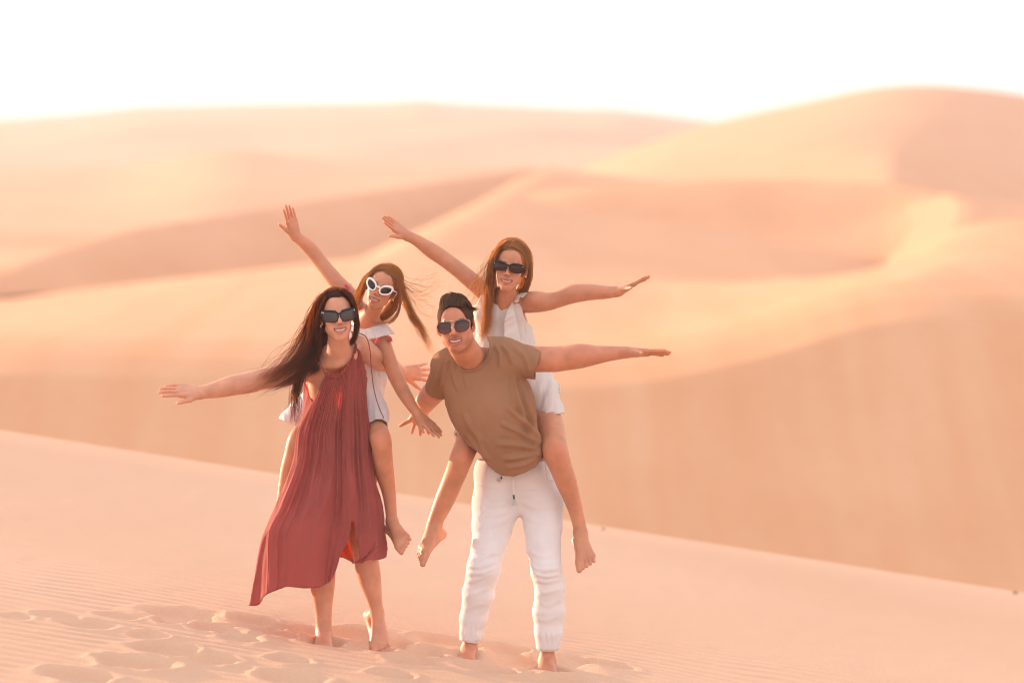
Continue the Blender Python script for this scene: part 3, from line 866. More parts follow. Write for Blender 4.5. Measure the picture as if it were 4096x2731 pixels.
limb(F, [(1990, 1960, 12.38, 58), (1955, 2190, 12.31, 44), (1934, 2275, 12.29, 40), (1905, 2420, 12.30, 34), (1882, 2540, 12.30, 26), (1878, 2600, 12.30, 26)])
limb(F, [(2140, 1960, 12.38, 58), (2176, 2190, 12.30, 44), (2190, 2290, 12.27, 40), (2196, 2440, 12.28, 36), (2190, 2570, 12.27, 27), (2188, 2640, 12.27, 28)])
foot(F, P(1876, 2600, 12.30), .032, P(1882, 2630, 12.35), .032, P(1860, 2664, 12.16), (1, .05, 0), .25, (-.15, -1, -.25))
foot(F, P(2188, 2645, 12.27), .033, P(2190, 2675, 12.32), .033, P(2184, 2712, 12.13), (-1, 0, 0), .25, (0, -1, -.25))
V, Q = F.mesh()
spots = [(t, .0095, NAIL) for t in tm1 + tm2]
T = skin_tint(V, MH, spots, male=True, mo=.027)
mesh_obj('body', V, Q, SKIN_M, M_root, col=T)
add_teeth(MH, M_root, mo=.027)

# ---- girl on the man's back
G2H = Head(2043, 1069, 12.38, .212, yaw=-8, pitch=2, roll=9)
G2_root = person(2030, 1600, 12.5, 'girl in black sunglasses and a white dress riding on the back of the man')
g2r, g2l = P(1628, 942, 12.46), P(2478, 1165, 12.36)
g2r_d, g2l_d = P(1533, 868, 12.40) - g2r, P(2597, 1107, 12.34) - g2l
F = body_field(G2H, [(g2r, g2r_d, .145), (g2l, g2l_d, .145)], ext([(1505, 860, 12.1), (2610, 2310, 12.65)]), [((2300, 2215, 12.08), (2385, 2305, 12.22)), ((1655, 2200, 12.1), (1715, 2270, 12.22))])
head_sdf(F, G2H, jaw=.80, nose=.85, fw=.92, mo=.025)
F.cone(G2H.w(0, .09, .25), P(2010, 1232, 12.49), .036, .042, .03)
F.ell(P(2015, 1330, 12.53), (.112, .078, .15), .05); F.ell(P(2025, 1560, 12.55), (.13, .10, .15), .06)
F.cone(P(1935, 1165, 12.51), P(2112, 1208, 12.48), .036, .038, .05)
limb(F, [(1935, 1162, 12.51, 34), (1880, 1117, 12.5, 31), (1825, 1072, 12.5, 29), (1765, 1028, 12.5, 27.5), (1720, 998, 12.49, 27), (1668, 962, 12.47, 20), (1628, 942, 12.46, 15.5)])
limb(F, [(2112, 1208, 12.48, 40), (2160, 1208, 12.46, 36), (2210, 1203, 12.45, 31), (2285, 1177, 12.43, 34), (2350, 1168, 12.41, 31), (2420, 1169, 12.38, 23.5), (2478, 1165, 12.36, 18)])
F.ell(P(2226, 1806, 12.125), (.024, .016, .030), .02); F.ell(P(1848, 1822, 12.165), (.022, .014, .028), .02)
F.ell(P(2138, 1196, 12.44), (.045, .034, .032), .025); F.ell(P(2300, 1162, 12.43), (.035, .026, .020), .02)
tg3 = hand(F, g2r, g2r_d, np.array([.32, -.66, .68]), 1, .146, spread=3, curl=(-4, 3, 2), thumb=(26, 8))
tg4 = hand(F, g2l, g2l_d, np.array([-.42, .12, .9]), -1, .146, spread=5, curl=(-3, 3, 2), thumb=(55, 8))
limb(F, [(2105, 1590, 12.52, 68), (2165, 1650, 12.38, 58), (2200, 1700, 12.28, 53), (2220, 1800, 12.16, 49), (2242, 1865, 12.18, 42), (2266, 1930, 12.22, 39), (2303, 2041, 12.27, 27), (2322, 2122, 12.27, 23)])
limb(F, [(1945, 1630, 12.52, 66), (1895, 1720, 12.36, 50), (1852, 1815, 12.20, 44), (1832, 1870, 12.22, 40), (1812, 1920, 12.25, 39), (1778, 2000, 12.28, 37), (1740, 2085, 12.30, 27)])
tf3 = foot(F, P(2322, 2132, 12.27), .024, P(2310, 2165, 12.33), .021, P(2343, 2238, 12.20), (-.97, -.1, -.2), .20, P(2352, 2300, 12.12) - P(2343, 2238, 12.20), toes=(.25, .24, .22, .20, .17))
tf4 = foot(F, P(1738, 2100, 12.30), .027, P(1762, 2135, 12.34), .021, P(1693, 2205, 12.20), (.45, -.85, -.1), .20, P(1672, 2262, 12.16) - P(1693, 2205, 12.20), toes=(.25, .24, .22, .20, .17))
V, Q = F.mesh()
spots = [(t, .0075, NAIL) for t in tg3 + tg4 + tf3 + tf4] + [(P(2228, 1802, 12.1), .045, (1.0, .84, .80)), (P(1850, 1818, 12.14), .045, (1.0, .84, .80))]
mesh_obj('body', V, Q, SKIN_G, G2_root, col=skin_tint(V, G2H, spots, mo=.025))
add_teeth(G2H, G2_root, mo=.025)

# ================================================================== clothes
def UV(V):
    d = V - np.array([0, 0, CAM_H])
    zc = d[:, 1] * math.cos(PITCH) - d[:, 2] * math.sin(PITCH)
    up = d[:, 1] * math.sin(PITCH) + d[:, 2] * math.cos(PITCH)
    return np.stack([2048 + FPX * d[:, 0] / zc, 1365.5 - FPX * up / zc], 1)

def vert_normals(V, Q):
    a, b, c, d = [V[Q[:, i]] for i in range(4)]
    fn = np.cross(c - a, d - b)
    N = np.zeros_like(V)
    for i in range(4): np.add.at(N, Q[:, i], fn)
    return N / (np.linalg.norm(N, axis=1, keepdims=True) + 1e-12)

def folds(V, N, lines, front=True):
    """raised folds and the valleys beside them, along lines drawn on the cloth: (points, width, height)"""
    uv = UV(V)
    out = np.zeros(len(V))
    f = np.clip(-N[:, 1] * 2 + .4, 0, 1) if front else 1.0
    for pts, w, h in lines:
        c = catmull(np.array(pts, float), 24)
        seg = c[1:] - c[:-1]
        best = np.full(len(V), 1e9); sgn = np.zeros(len(V)); tt = np.zeros(len(V))
        near = (uv > c.min(0) - 5 * w).all(1) & (uv < c.max(0) + 5 * w).all(1)
        ids = np.where(near)[0]
        if not len(ids): continue
        q = uv[ids]
        bd = np.full(len(ids), 1e9); bs = np.zeros(len(ids)); bt = np.zeros(len(ids))
        for i, (a, s) in enumerate(zip(c[:-1], seg)):
            L = s @ s + 1e-9
            t = np.clip(((q - a) @ s) / L, 0, 1)
            e = q - a - t[:, None] * s
            d = np.sqrt((e ** 2).sum(1))
            cr = s[0] * e[:, 1] - s[1] * e[:, 0]
            m = d < bd
            bd[m] = d[m]; bs[m] = np.sign(cr[m]); bt[m] = (i + t[m]) / len(seg)
        sd = bd * bs
        endf = np.minimum(np.minimum(bt, 1 - bt) * 5, 1) ** .5
        prof = np.exp(-(sd / w) ** 2) - .55 * np.exp(-((sd - 1.7 * w) / (1.1 * w)) ** 2) - .25 * np.exp(-((sd + 1.9 * w) / (1.2 * w)) ** 2)
        out[ids] += h * .001 * endf * prof
    return out * f

def shell(name, F, mat, parent, cuts=(), disp=None, thick=.0022):
    """cloth: the field's surface, displaced, opened along the cuts and given thickness"""
    V, Q = F.mesh()
    N = vert_normals(V, Q)
    if disp is not None: V = V + N * disp(V, N)[:, None]
    for cut in cuts:
        c = cut(V)
        keep = (c[Q] < 0).any(1)
        Q = Q[keep]
        out = np.where(c > 0)[0]
        used = np.zeros(len(V), bool); used[Q.ravel()] = True
        out = out[used[out]]
        if len(out):
            p = V[out]; e = 1e-3
            g = np.stack([(cut(p + np.eye(3)[k] * e) - cut(p - np.eye(3)[k] * e)) / (2 * e) for k in range(3)], 1)
            V[out] = p - g * (c[out] / ((g ** 2).sum(1) + 1e-9))[:, None]
    used = np.zeros(len(V), bool); used[Q.ravel()] = True
    mp = np.cumsum(used) - 1
    o = mesh_obj(name, V[used], mp[Q], mat, parent)
    if thick:
        s = o.modifiers.new('thickness', 'SOLIDIFY'); s.thickness = thick; s.offset = -1
    return o

def plane(p, n):
    p, n = np.asarray(p), nrm(n)
    return lambda V: (V - p) @ n

def within(pl, c, r):
    """plane cut that only acts near c"""
    return lambda V: np.minimum(pl(V), r - np.linalg.norm(V - c, axis=1))

def tube(name, pts, r, mat, parent=None, n=40, sides=8, taper=None):
    c = catmull(np.array(pts), n)
    T = np.gradient(c, axis=0); T /= np.linalg.norm(T, axis=1, keepdims=True) + 1e-12
    ref = np.array([.3, -.8, .5]); A = np.cross(T, ref); A /= np.linalg.norm(A, axis=1, keepdims=True) + 1e-9
    B = np.cross(T, A)
    th = np.linspace(0, 2 * math.pi, sides, endpoint=False)
    rr = r * (np.ones(n) if taper is None else np.interp(np.linspace(0, 1, n), *np.array(taper).T))
    V = c[None] + rr[None, :, None] * (np.cos(th)[:, None, None] * A[None] + np.sin(th)[:, None, None] * B[None])
    V = V.reshape(-1, 3); Fq = grid_faces(sides, n, True)
    faces = [tuple(f) for f in Fq.tolist()] + [tuple(i * n for i in range(sides)), tuple(i * n + n - 1 for i in range(sides - 1, -1, -1))]
    return mesh_obj(name, V, faces, mat, parent)

def frill(name, base, widths, out_dir, mat, parent, waves=9, amp=.008, n=140, m=10, seed=0, thick=.0012, flare=.5):
    """gathered strip: base curve, a width vector along it and waves growing to the free edge"""
    b = catmull(np.array(base), n); w = catmull(np.array(widths), n)
    od = np.array(out_dir, float); od = catmull(od, n) if od.ndim == 2 else np.repeat(nrm(od)[None], n, 0)
    s = np.linspace(0, 1, n)
    ph = 2 * math.pi * waves * s + 1.3 * vnoise(s * waves * .7 + seed, s * 0 + seed, seed)
    rows = []
    for t in np.linspace(0, 1, m):
        a = amp * (.12 + .88 * t) * (np.sin(ph) + .35 * np.sin(2.3 * ph + seed))
        rows.append(b + w * t + od * (a + flare * amp * t * 2)[:, None] + nrm(b[-1] - b[0]) * (amp * .35 * t * np.cos(ph))[:, None])
    V = np.stack(rows).reshape(-1, 3)
    o = mesh_obj(name, V, grid_faces(m, n), mat, parent)
    sm = o.modifiers.new('thickness', 'SOLIDIFY'); sm.thickness = thick
    return o

DRESS_M = simple_material('terracotta_cloth', (.34, .118, .104), .85, spec=.2, transl=((1.0, .26, .10), .42), weave=.0004, sheen=.15)
TEE_M = simple_material('tan_jersey', (.35, .188, .105), .9, spec=.15, transl=((.6, .33, .12), .10), weave=.0005)
LINEN_M = simple_material('white_linen', (.84, .82, .82), .9, spec=.15, transl=((.8, .7, .6), .14), weave=.0008, vary=.04)
GAUZE_M = simple_material('white_gauze', (.85, .84, .85), .9, spec=.15, transl=((.85, .76, .68), .30), weave=.0012, vary=.04)
SHEER_M = simple_material('white_dotted_chiffon', (.86, .85, .83), .9, spec=.15, transl=((.9, .8, .68), .36), weave=.0010, vary=.04)
CORD_M = simple_material('terracotta_cord', (.24, .075, .062), .8)
PINK_M = simple_material('pink_thread', (.90, .20, .26), .8, transl=((.95, .2, .2), .25))
WCORD_M = simple_material('white_cord', (.78, .74, .73), .8)
GREEN_M = simple_material('green_cord_end', (.02, .12, .11), .4)

# ---- the woman's dress: pleated tube from the gathered neckline to a windblown hem
def build_dress():
    L = lambda *a: P(*a)
    # s across, top edge, hem (front from her right side to her left, then round the back)
    cols = [
        (0.00, L(1250, 1614, 12.215), L(1008, 2400, 12.26)),
        (0.05, L(1262, 1596, 12.19), L(1006, 2420, 12.20)),
        (0.09, L(1278, 1556, 12.165), L(1038, 2422, 12.13)),
        (0.13, L(1290, 1528, 12.145), L(1048, 2386, 12.085)),
        (0.20, L(1303, 1502, 12.13), L(1098, 2362, 12.05)),
        (0.30, L(1322, 1510, 12.115), L(1150, 2343, 12.03)),
        (0.40, L(1342, 1512, 12.105), L(1215, 2350, 12.02)),
        (0.50, L(1366, 1500, 12.105), L(1275, 2348, 12.015)),
        (0.60, L(1388, 1478, 12.11), L(1326, 2326, 12.03)),
        (0.66, L(1402, 1458, 12.12), L(1350, 2305, 12.06)),
        (0.69, L(1408, 1448, 12.125), L(1357, 2250, 12.10)),
        (0.73, L(1414, 1432, 12.13), L(1392, 2248, 12.11)),
        (0.77, L(1418, 1416, 12.14), L(1426, 2250, 12.11)),
        (0.82, L(1422, 1400, 12.155), L(1436, 2254, 12.10)),
        (0.90, L(1428, 1390, 12.155), L(1472, 2250, 12.08)),
        (0.96, L(1442, 1406, 12.165), L(1508, 2238, 12.12)),
        (1.00, L(1458, 1462, 12.20), L(1520, 2226, 12.20)),
        (1.10, L(1470, 1530, 12.29), L(1508, 2245, 12.34)),
        (1.25, L(1420, 1570, 12.43), L(1450, 2262, 12.42)),
        (1.50, L(1330, 1575, 12.45), L(1330, 2215, 12.46)),
        (1.75, L(1240, 1560, 12.42), L(1150, 2195, 12.46)),
        (1.90, L(1207, 1508, 12.36), L(1040, 2300, 12.40)),
        (1.96, L(1216, 1530, 12.31), L(1012, 2385, 12.33)),
    ]
    rowsLR = [(1715, 1199, 1474), (1858, 1172, 1485), (2013, 1108, 1519), (2168, 1046, 1521)]
    S = np.array([c[0] for c in cols])
    tops = np.array([c[1] for c in cols]); hems = np.array([c[2] for c in cols])
    nc = 440
    sv = np.linspace(0, 2, nc, endpoint=False)
    # slow around the front so that pleats are well resolved there
    sv = np.interp(np.linspace(0, 1, nc, endpoint=False), [0, .68, 1], [0, 1.02, 2])
    per = lambda A: np.stack([np.interp(sv, np.append(S, 2.0), np.append(A[:, k], A[0, k])) for k in range(3)], 1)
    top, hem = per(tops), per(hems)
    def sm(a, n):
        k = np.ones(n) / n
        return np.stack([np.convolve(np.concatenate([a[-n:, i], a[:, i], a[:n, i]]), k, 'same')[n:-n] for i in range(3)], 1)
    top, hem = sm(top, 9), sm(hem, 7)
    lev = []
    for v, l, r in rowsLR:
        pts = []
        for s in sv:
            if s <= 1.0:
                f = s; x = l + (r - l) * (.5 - .5 * math.cos(math.pi * f)) * .6 + (r - l) * f * .4
                y = 12.235 - (.105 + .00020 * (v - 1715)) * math.sin(math.pi * f) ** .7
            else:
                f = s - 1; x = r + (l - r) * f
                y = 12.235 + .21 * math.sin(math.pi * f) ** .7
            pts.append(P(x, v, y))
        lev.append(np.array(pts))
    nr = 90
    path = np.stack([top] + lev + [hem])                                   # level, col, 3
    tk = np.array([0, .24, .42, .60, .79, 1.0])
    tv = np.linspace(0, 1, nr)
    V = np.zeros((nc, nr, 3))
    for j, t in enumerate(tv):
        i = min(np.searchsorted(tk, t, 'right') - 1, len(tk) - 2)
        f = (t - tk[i]) / (tk[i + 1] - tk[i])
        p0, p1, p2, p3 = path[max(i - 1, 0)], path[i], path[i + 1], path[min(i + 2, len(tk) - 1)]
        V[:, j] = .5 * (2 * p1 + (p2 - p0) * f + (2 * p0 - 5 * p1 + 4 * p2 - p3) * f ** 2 + (3 * p1 - p0 - 3 * p2 + p3) * f ** 3)
    # pleats
    dU = np.roll(V, -1, 0) - np.roll(V, 1, 0); dV = np.gradient(V, axis=1)
    N = np.cross(dU, dV); N /= np.linalg.norm(N, axis=2, keepdims=True) + 1e-12
    cen = V.mean(0, keepdims=True)
    N *= np.sign(((V - cen) * N).sum(2, keepdims=True).mean()) or 1
    s2 = sv[:, None]; t2 = tv[None, :]
    warp = s2 + .035 * vnoise(s2 * 5.3 + 0 * t2, 0 * t2 + 2.2 + 0 * s2, 58) + .014 * vnoise(s2 * 13 + 0 * t2, t2 * .9 + 0 * s2, 59)
    wob = .016 * vnoise(s2 * 7 + 0 * t2, t2 * 2.4 + 0 * s2, 8) * t2 + .005 * vnoise(s2 * 24 + 0 * t2, t2 * 6 + 0 * s2, 18)
    q = warp + wob
    a1 = np.sin(2 * math.pi * 38 * q) * .0030 * (1 - sstep(.04, .40, t2)) * (.7 + .5 * vnoise(s2 * 17 + 0 * t2, t2 * 2 + 0 * s2, 68))
    ridge1 = (1 - np.abs(vnoise(q * 22, 0 * t2 + .7 * t2 + 5, 88))) ** 3
    a2 = (ridge1 - .35) * .020 * sstep(.03, .30, t2) * (1 - .55 * sstep(.55, 1, t2))
    ridge2 = (1 - np.abs(vnoise(q * 8.5, .8 * t2 + 9 + 0 * q, 98))) ** 2.2
    a3 = (ridge2 - .4) * .050 * sstep(.22, .85, t2) * (s2 < 1.05)
    a4 = .003 * vnoise(s2 * 40 + t2 * 5, t2 * 14 + 0 * s2, 38) * sstep(.1, .4, t2)
    V = V + N * (a1 + a2 + a3 + a4)[..., None]
    fq = grid_faces(nc, nr, True)
    ci, ri = fq[:, 0] // nr, fq[:, 0] % nr
    fu = UV(V.reshape(-1, 3)[fq[:, 0]])
    sl = (sv[ci] > .685) & (sv[ci] <   .712 + .08 * np.clip((fu[:, 1] - 2085) / 160, 0, 1)) & (fu[:, 1] > 2085)   # open slit
    d = mesh_obj('dress', V.reshape(-1, 3), fq[~sl], DRESS_M, W_root)
    m = d.modifiers.new('thickness', 'SOLIDIFY'); m.thickness = .0012
    # dark stitched hem
    tubeh = np.roll(V[:, -1], -int(np.searchsorted(sv, .792)), 0)
    ring = tubeh[:nc - int((sv > .685).sum() - (sv > .792).sum())][::4]
    tube('hem_edge', ring, .0022, DRESS_M, d, n=len(ring) * 2, sides=5)
    front = [c[1] for c in cols[4:15]]
    frill('neck_frill', [p + np.array([0, -.006, 0]) for p in front], [np.array([-.002, -.004, .016])] * len(front), (0, -1, .15), DRESS_M, d, waves=17, amp=.0055, n=200, m=6, flare=.6)
    tube('shoulder_strap', [P(1255, 1400, 12.20), P(1272, 1430, 12.145), P(1287, 1465, 12.125), P(1303, 1503, 12.125)], .0028, CORD_M, d)
    tube('shoulder_strap', [P(1405, 1325, 12.24), P(1414, 1345, 12.205), P(1421, 1370, 12.175), P(1424, 1395, 12.140), P(1422, 1412, 12.130)], .0028, CORD_M, d)
    tube('tie_cord', [P(1406, 1328, 12.245), P(1440, 1334, 12.215), P(1466, 1350, 12.18), P(1480, 1400, 12.17), P(1486, 1480, 12.18), P(1496, 1558, 12.20), P(1513, 1620, 12.20), P(1535, 1672, 12.19)], .0023, CORD_M, d)
    return d
build_dress()

# ---- the man's tee
F = Field(P(1690, 1900, 11.95) - .06, P(2200, 1340, 12.62) + .06, .0062)
def row(v, c, hw, y, fy=.74):
    return (P(c, v, y), hw * y / FPX)
F.cone(P(1835, 1470, 12.17), P(2000, 1440, 12.15), .100, .100, .04, fy=.85)
rows_t = [row(1530, 1930, 158, 12.19), row(1585, 1948, 164, 12.19), row(1645, 1980, 162, 12.18), row(1735, 2010, 138, 12.18), row(1810, 2044, 126, 12.20), row(1870, 2058, 118, 12.24), row(1960, 2064, 110, 12.30)]
for (a, ra), (b, rb) in zip(rows_t[:-1], rows_t[1:]):
    F.cone(a, b, ra, rb, .035, fy=.78)
F.cone(P(1790, 1462, 12.17), P(1846, 1448, 12.16), .062, .08, .03)
sl_l = (P(1790, 1470, 12.18), P(1748, 1572, 12.34)); sl_r = (P(2025, 1430, 12.15), P(2190, 1462, 12.11))
F.cone(*sl_l, .068, .060, .03); F.cone(*sl_r, .074, .066, .03)
F.cone(P(1900, 1408, 12.14), P(1952, 1405, 12.18), .045, .05, .05)
tee_folds = [([(2080, 1505), (2105, 1600), (2135, 1690), (2158, 1780)], 9, 12), ([(2055, 1500), (2075, 1590), (2110, 1690), (2150, 1785)], 10, 9),
             ([(2163, 1768), (2110, 1700), (2030, 1630)], 10, 9), ([(2165, 1785), (2095, 1735), (2000, 1690)], 10, 8),
             ([(2165, 1800), (2080, 1780), (1985, 1775)], 11, 7), ([(2165, 1812), (2100, 1825), (2010, 1835)], 10, 7), ([(2150, 1830), (2090, 1858), (2020, 1870)], 9, 5),
             ([(1768, 1442), (1752, 1490), (1742, 1545)], 7, 7), ([(1792, 1436), (1778, 1480), (1766, 1550)], 7, 7), ([(1815, 1440), (1812, 1500), (1830, 1560)], 7, 5),
             ([(1845, 1470), (1858, 1510), (1872, 1560)], 7, 3), ([(1978, 1380), (2000, 1415), (1998, 1470)], 8, 6), ([(2005, 1378), (2035, 1410), (2050, 1460)], 8, 6),
             ([(2060, 1390), (2100, 1430), (2120, 1490)], 9, 4), ([(1870, 1740), (1905, 1790), (1940, 1840)], 8, 7), ([(1905, 1750), (1930, 1800), (1955, 1840)], 8, 6), ([(1850, 1650), (1890, 1720), (1930, 1770)], 10, 5)]
def tee_disp(V, N):
    uv = UV(V)
    return folds(V, N, tee_folds) * 1.45 + .0022 * vnoise(uv[:, 0] / 38, uv[:, 1] / 55, 2) + .001 * vnoise(uv[:, 0] / 14, uv[:, 1] / 18, 6)
hemp = P(2032, 1905, 12.06)
def hem_cut(V):
    uv = UV(V)
    lim = np.interp(uv[:, 0], [1880, 1920, 1952, 1985, 2012, 2055, 2100, 2142, 2180, 2220], [1785, 1815, 1862, 1890, 1903, 1905, 1890, 1867, 1821, 1790])
    k = 12.2 / FPX
    fr = (uv[:, 1] - lim) * k * .8
    back = (P(2050, 1830, 12.4)[2] - V[:, 2])
    w = sstep(12.24, 12.40, V[:, 1])
    return fr * (1 - w) + back * w
neck_c = P(1862, 1405, 12.06)
neck_ax = nrm(P(1840, 1360, 12.0) - P(1890, 1450, 12.16))
def neck_cut(V):
    d = V - neck_c
    al = d @ neck_ax
    rad = np.linalg.norm(d - al[:, None] * neck_ax, axis=1)
    uv = UV(V)
    # inside the collar ring, seen as the curve through the photograph's neckline
    e = ((uv[:, 0] - 1876) / 82) ** 2 + ((uv[:, 1] - 1385) / 84) ** 2
    return (1 - np.sqrt(e)) * .085
ar = nrm(sl_r[1] - sl_r[0]); al_ = nrm(sl_l[1] - sl_l[0])
end_r, end_l = P(2151, 1452, 12.12), P(1752, 1558, 12.31)
nr_ = nrm(np.array([.93, -.05, -.33]))
tee = shell('tee_shirt', F, TEE_M, M_root, [within(plane(end_r, nr_), P(2235, 1455, 12.11), .125), within(plane(end_l, nrm(al_ + np.array([0, 0, -.25]))), P(1740, 1580, 12.36), .15), hem_cut, neck_cut], tee_disp, thick=.003)
th = np.linspace(0, 2 * math.pi, 40)
col_pts = []
# ribbed collar laid along the neckline
for a in th[:-1]:
    if math.sin(a) < -.12: continue
    uu, vv = 1876 + 84 * math.cos(a), 1385 + 86 * math.sin(a)
    col_pts.append((uu, vv))
tv_ = np.array([v.co[:] for v in tee.data.vertices]); tuv = UV(tv_)
cp = []
for uu, vv in col_pts:
    d2 = (tuv[:, 0] - uu) ** 2 + (tuv[:, 1] - vv) ** 2
    near = np.where(d2 < 14 ** 2)[0]
    if len(near):
        cp.append(tv_[near[np.argmin(tv_[near, 1])]])
if len(cp) > 8:
    cp = np.array(cp)
    tube('collar', cp[::2], .0058, TEE_M, tee, n=120, sides=6)

# ---- the man's trousers
F = Field(P(1830, 2620, 12.05) - .05, P(2270, 1800, 12.55) + .05, .0055)
def lg(rows):
    return [(P(c, v, y), r * y / FPX) for v, c, r, y in rows]
for rows_ in ([(1900, 2010, 98, 12.36), (2010, 1987, 93, 12.36), (2100, 1968, 80, 12.33), (2186, 1955, 68, 12.29), (2275, 1934, 65, 12.26), (2373, 1914, 62, 12.28), (2475, 1894, 54, 12.30), (2530, 1885, 46, 12.30), (2556, 1881, 37, 12.30), (2590, 1875, 36, 12.30)],
              [(1900, 2115, 98, 12.36), (2000, 2168, 84, 12.35), (2100, 2172, 75, 12.32), (2186, 2174, 66, 12.28), (2280, 2184, 61, 12.24), (2350, 2199, 59, 12.25), (2443, 2195, 63, 12.27), (2530, 2193, 54, 12.27), (2570, 2192, 44, 12.27), (2596, 2191, 38, 12.27), (2625, 2190, 37, 12.27)]):
    pts = lg(rows_)
    for i, ((a, ra), (b, rb)) in enumerate(zip(pts[:-1], pts[1:])):
        F.cone(a, b, ra, rb, .02 if i > 1 else .04, fy=.92)
F.cone(P(2000, 1890, 12.36), P(2110, 1890, 12.36), .112, .112, .04)
pf = [([(1935, 1990), (2000, 1992), (2062, 1984)], 8, 6), ([(1930, 2015), (1990, 2022), (2055, 2006)], 8, 6), ([(1918, 2050), (1980, 2058), (2045, 2036)], 9, 7), ([(1915, 2100), (1975, 2098), (2030, 2076)], 9, 6),
      ([(2075, 1978), (2130, 1980), (2200, 1970)], 8, 6), ([(2075, 1962), (2140, 1952), (2215, 1955)], 8, 5), ([(2090, 2010), (2150, 2030), (2230, 2020)], 9, 6), ([(2105, 2060), (2150, 2086), (2220, 2088)], 9, 5),
      ([(1905, 1935), (1980, 1948), (2050, 1958)], 6, 5), ([(2062, 1958), (2140, 1952), (2215, 1950)], 6, 4),
      ([(1880, 2235), (1925, 2228), (1990, 2205)], 8, 7), ([(1872, 2262), (1920, 2266), (1992, 2240)], 8, 9), ([(1868, 2290), (1925, 2292), (1988, 2266)], 8, 8), ([(1862, 2330), (1910, 2318), (1970, 2290)], 8, 6),
      ([(1856, 2390), (1900, 2372), (1960, 2350)], 9, 5), ([(1852, 2440), (1895, 2425), (1945, 2410)], 9, 4), ([(1880, 2150), (1930, 2160), (2000, 2140)], 9, 4),
      ([(2118, 2200), (2160, 2222), (2225, 2215)], 9, 5), ([(2122, 2255), (2165, 2280), (2238, 2272)], 8, 7), ([(2130, 2285), (2175, 2305), (2243, 2296)], 8, 9), ([(2140, 2318), (2185, 2326), (2248, 2312)], 8, 8),
      ([(2145, 2340), (2180, 2370), (2240, 2350)], 8, 5), ([(2150, 2400), (2190, 2420), (2245, 2395)], 9, 4), ([(2140, 2470), (2185, 2480), (2240, 2460)], 9, 4),
      ([(1872, 2500), (1866, 2520), (1862, 2545)], 5, 4), ([(1890, 2500), (1890, 2525), (1888, 2550)], 5, 4), ([(1908, 2500), (1908, 2520), (1904, 2545)], 5, 4),
      ([(2168, 2530), (2172, 2555), (2175, 2575)], 5, 5), ([(2190, 2525), (2192, 2550), (2194, 2578)], 5, 5), ([(2212, 2530), (2212, 2552), (2211, 2575)], 5, 5)]
def pant_disp(V, N):
    uv = UV(V)
    a = vnoise(uv[:, 0] / 60 + uv[:, 1] / 90, uv[:, 1] / 17 + uv[:, 0] / 70, 4)
    b = vnoise(uv[:, 0] / 40, uv[:, 1] / 34, 9)
    amt = .35 + .65 * np.exp(-((uv[:, 1] - 2290) / 90) ** 2)
    return folds(V, N, pf) * .50 + amt * (.0016 * a) + .0018 * b
trs = shell('trousers', F, LINEN_M, M_root, [plane(P(2055, 1836, 12.36), (0, 0, 1)),
      within(plane(P(1882, 2557, 12.30), P(1875, 2590, 12.3) - P(1886, 2520, 12.3) + np.array([.012, 0, 0])), P(1878, 2580, 12.3), .08),
      within(plane(P(2191, 2592, 12.27), (0.02, 0, -1)), P(2190, 2612, 12.27), .08)], pant_disp, thick=.003)
def cuff(c, r, ax, h=.028):
    ax = nrm(ax); A = nrm(np.cross(ax, (0, 1, 0))); B = np.cross(ax, A)
    th = np.linspace(0, 2 * math.pi, 64, endpoint=False)
    prof = [(-.5, -.004), (-.5, .001), (-.3, .003), (.3, .003), (.5, .001), (.5, -.004)]
    V = []
    for a in th:
        for p, e in prof:
            rr = r + e + .0008 * math.sin(a * 19)
            V.append(c + ax * p * h + A * math.cos(a) * rr + B * math.sin(a) * rr * .95)
    return mesh_obj('ankle_cuff', np.array(V), grid_faces(64, 6, True), LINEN_M, trs)
cuff(P(1880, 2551, 12.30), .0405, P(1875, 2590, 12.3) - P(1888, 2520, 12.3))
cuff(P(2191, 2586, 12.27), .0425, np.array([-.02, 0, -1]))
# drawstring: two cords with green ends and white tassels
def tassel(c, d, L, r, mat, parent, name='tassel', n=26, seed=1):
    rng = np.random.RandomState(seed)
    d = nrm(d); A = nrm(np.cross(d, (.2, 1, .1))); B = np.cross(d, A)
    Vs, Fs = [], []
    for i in range(n):
        a, q = rng.uniform(0, 6.28), math.sqrt(rng.uniform(0, 1)) * r
        o = A * math.cos(a) + B * math.sin(a)
        l = L * rng.uniform(.75, 1.05)
        p0, p1, p2 = c + o * q * .3, c + d * l * .5 + o * q * .9, c + d * l + o * q * 1.1
        k = len(Vs)
        w = .0012
        for p in (p0, p1, p2):
            for e in range(3):
                ang = e * 2.094 + a
                Vs.append(p + (A * math.cos(ang) + B * math.sin(ang)) * w)
        for s in (0, 3):
            for e in range(3):
                Fs.append((k + s + e, k + s + (e + 1) % 3, k + s + 3 + (e + 1) % 3, k + s + 3 + e))
        Fs.append((k + 8, k + 7, k + 6))
    return mesh_obj(name, np.array(Vs), Fs, mat, parent)
def surf_front(u, v, o):
    """depth of the front of a built cloth at a pixel"""
    vv = np.array([q.co[:] for q in o.data.vertices]); uv = UV(vv)
    m = ((uv - np.array([u, v])) ** 2).sum(1) < 20 ** 2
    return vv[m][:, 1].min() if m.any() else 12.2
yb = surf_front(2055, 1925, trs) - .012; yb2 = surf_front(2058, 1975, trs) - .012; yb1 = surf_front(2010, 1912, trs) - .012
ds = tube('drawstring', [P(2050, 1890, yb + .02), P(2053, 1912, yb), P(2053, 1945, yb), P(2054, 1978, yb2)], .0042, WCORD_M, trs)
tube('cord_end', [P(2054, 1976, yb2), P(2055, 1985, yb2), P(2057, 1995, yb2)], .0046, GREEN_M, ds, n=10)
tassel(P(2057, 1994, yb2), (.06, 0, -1), .030, .011, WCORD_M, ds, seed=4)
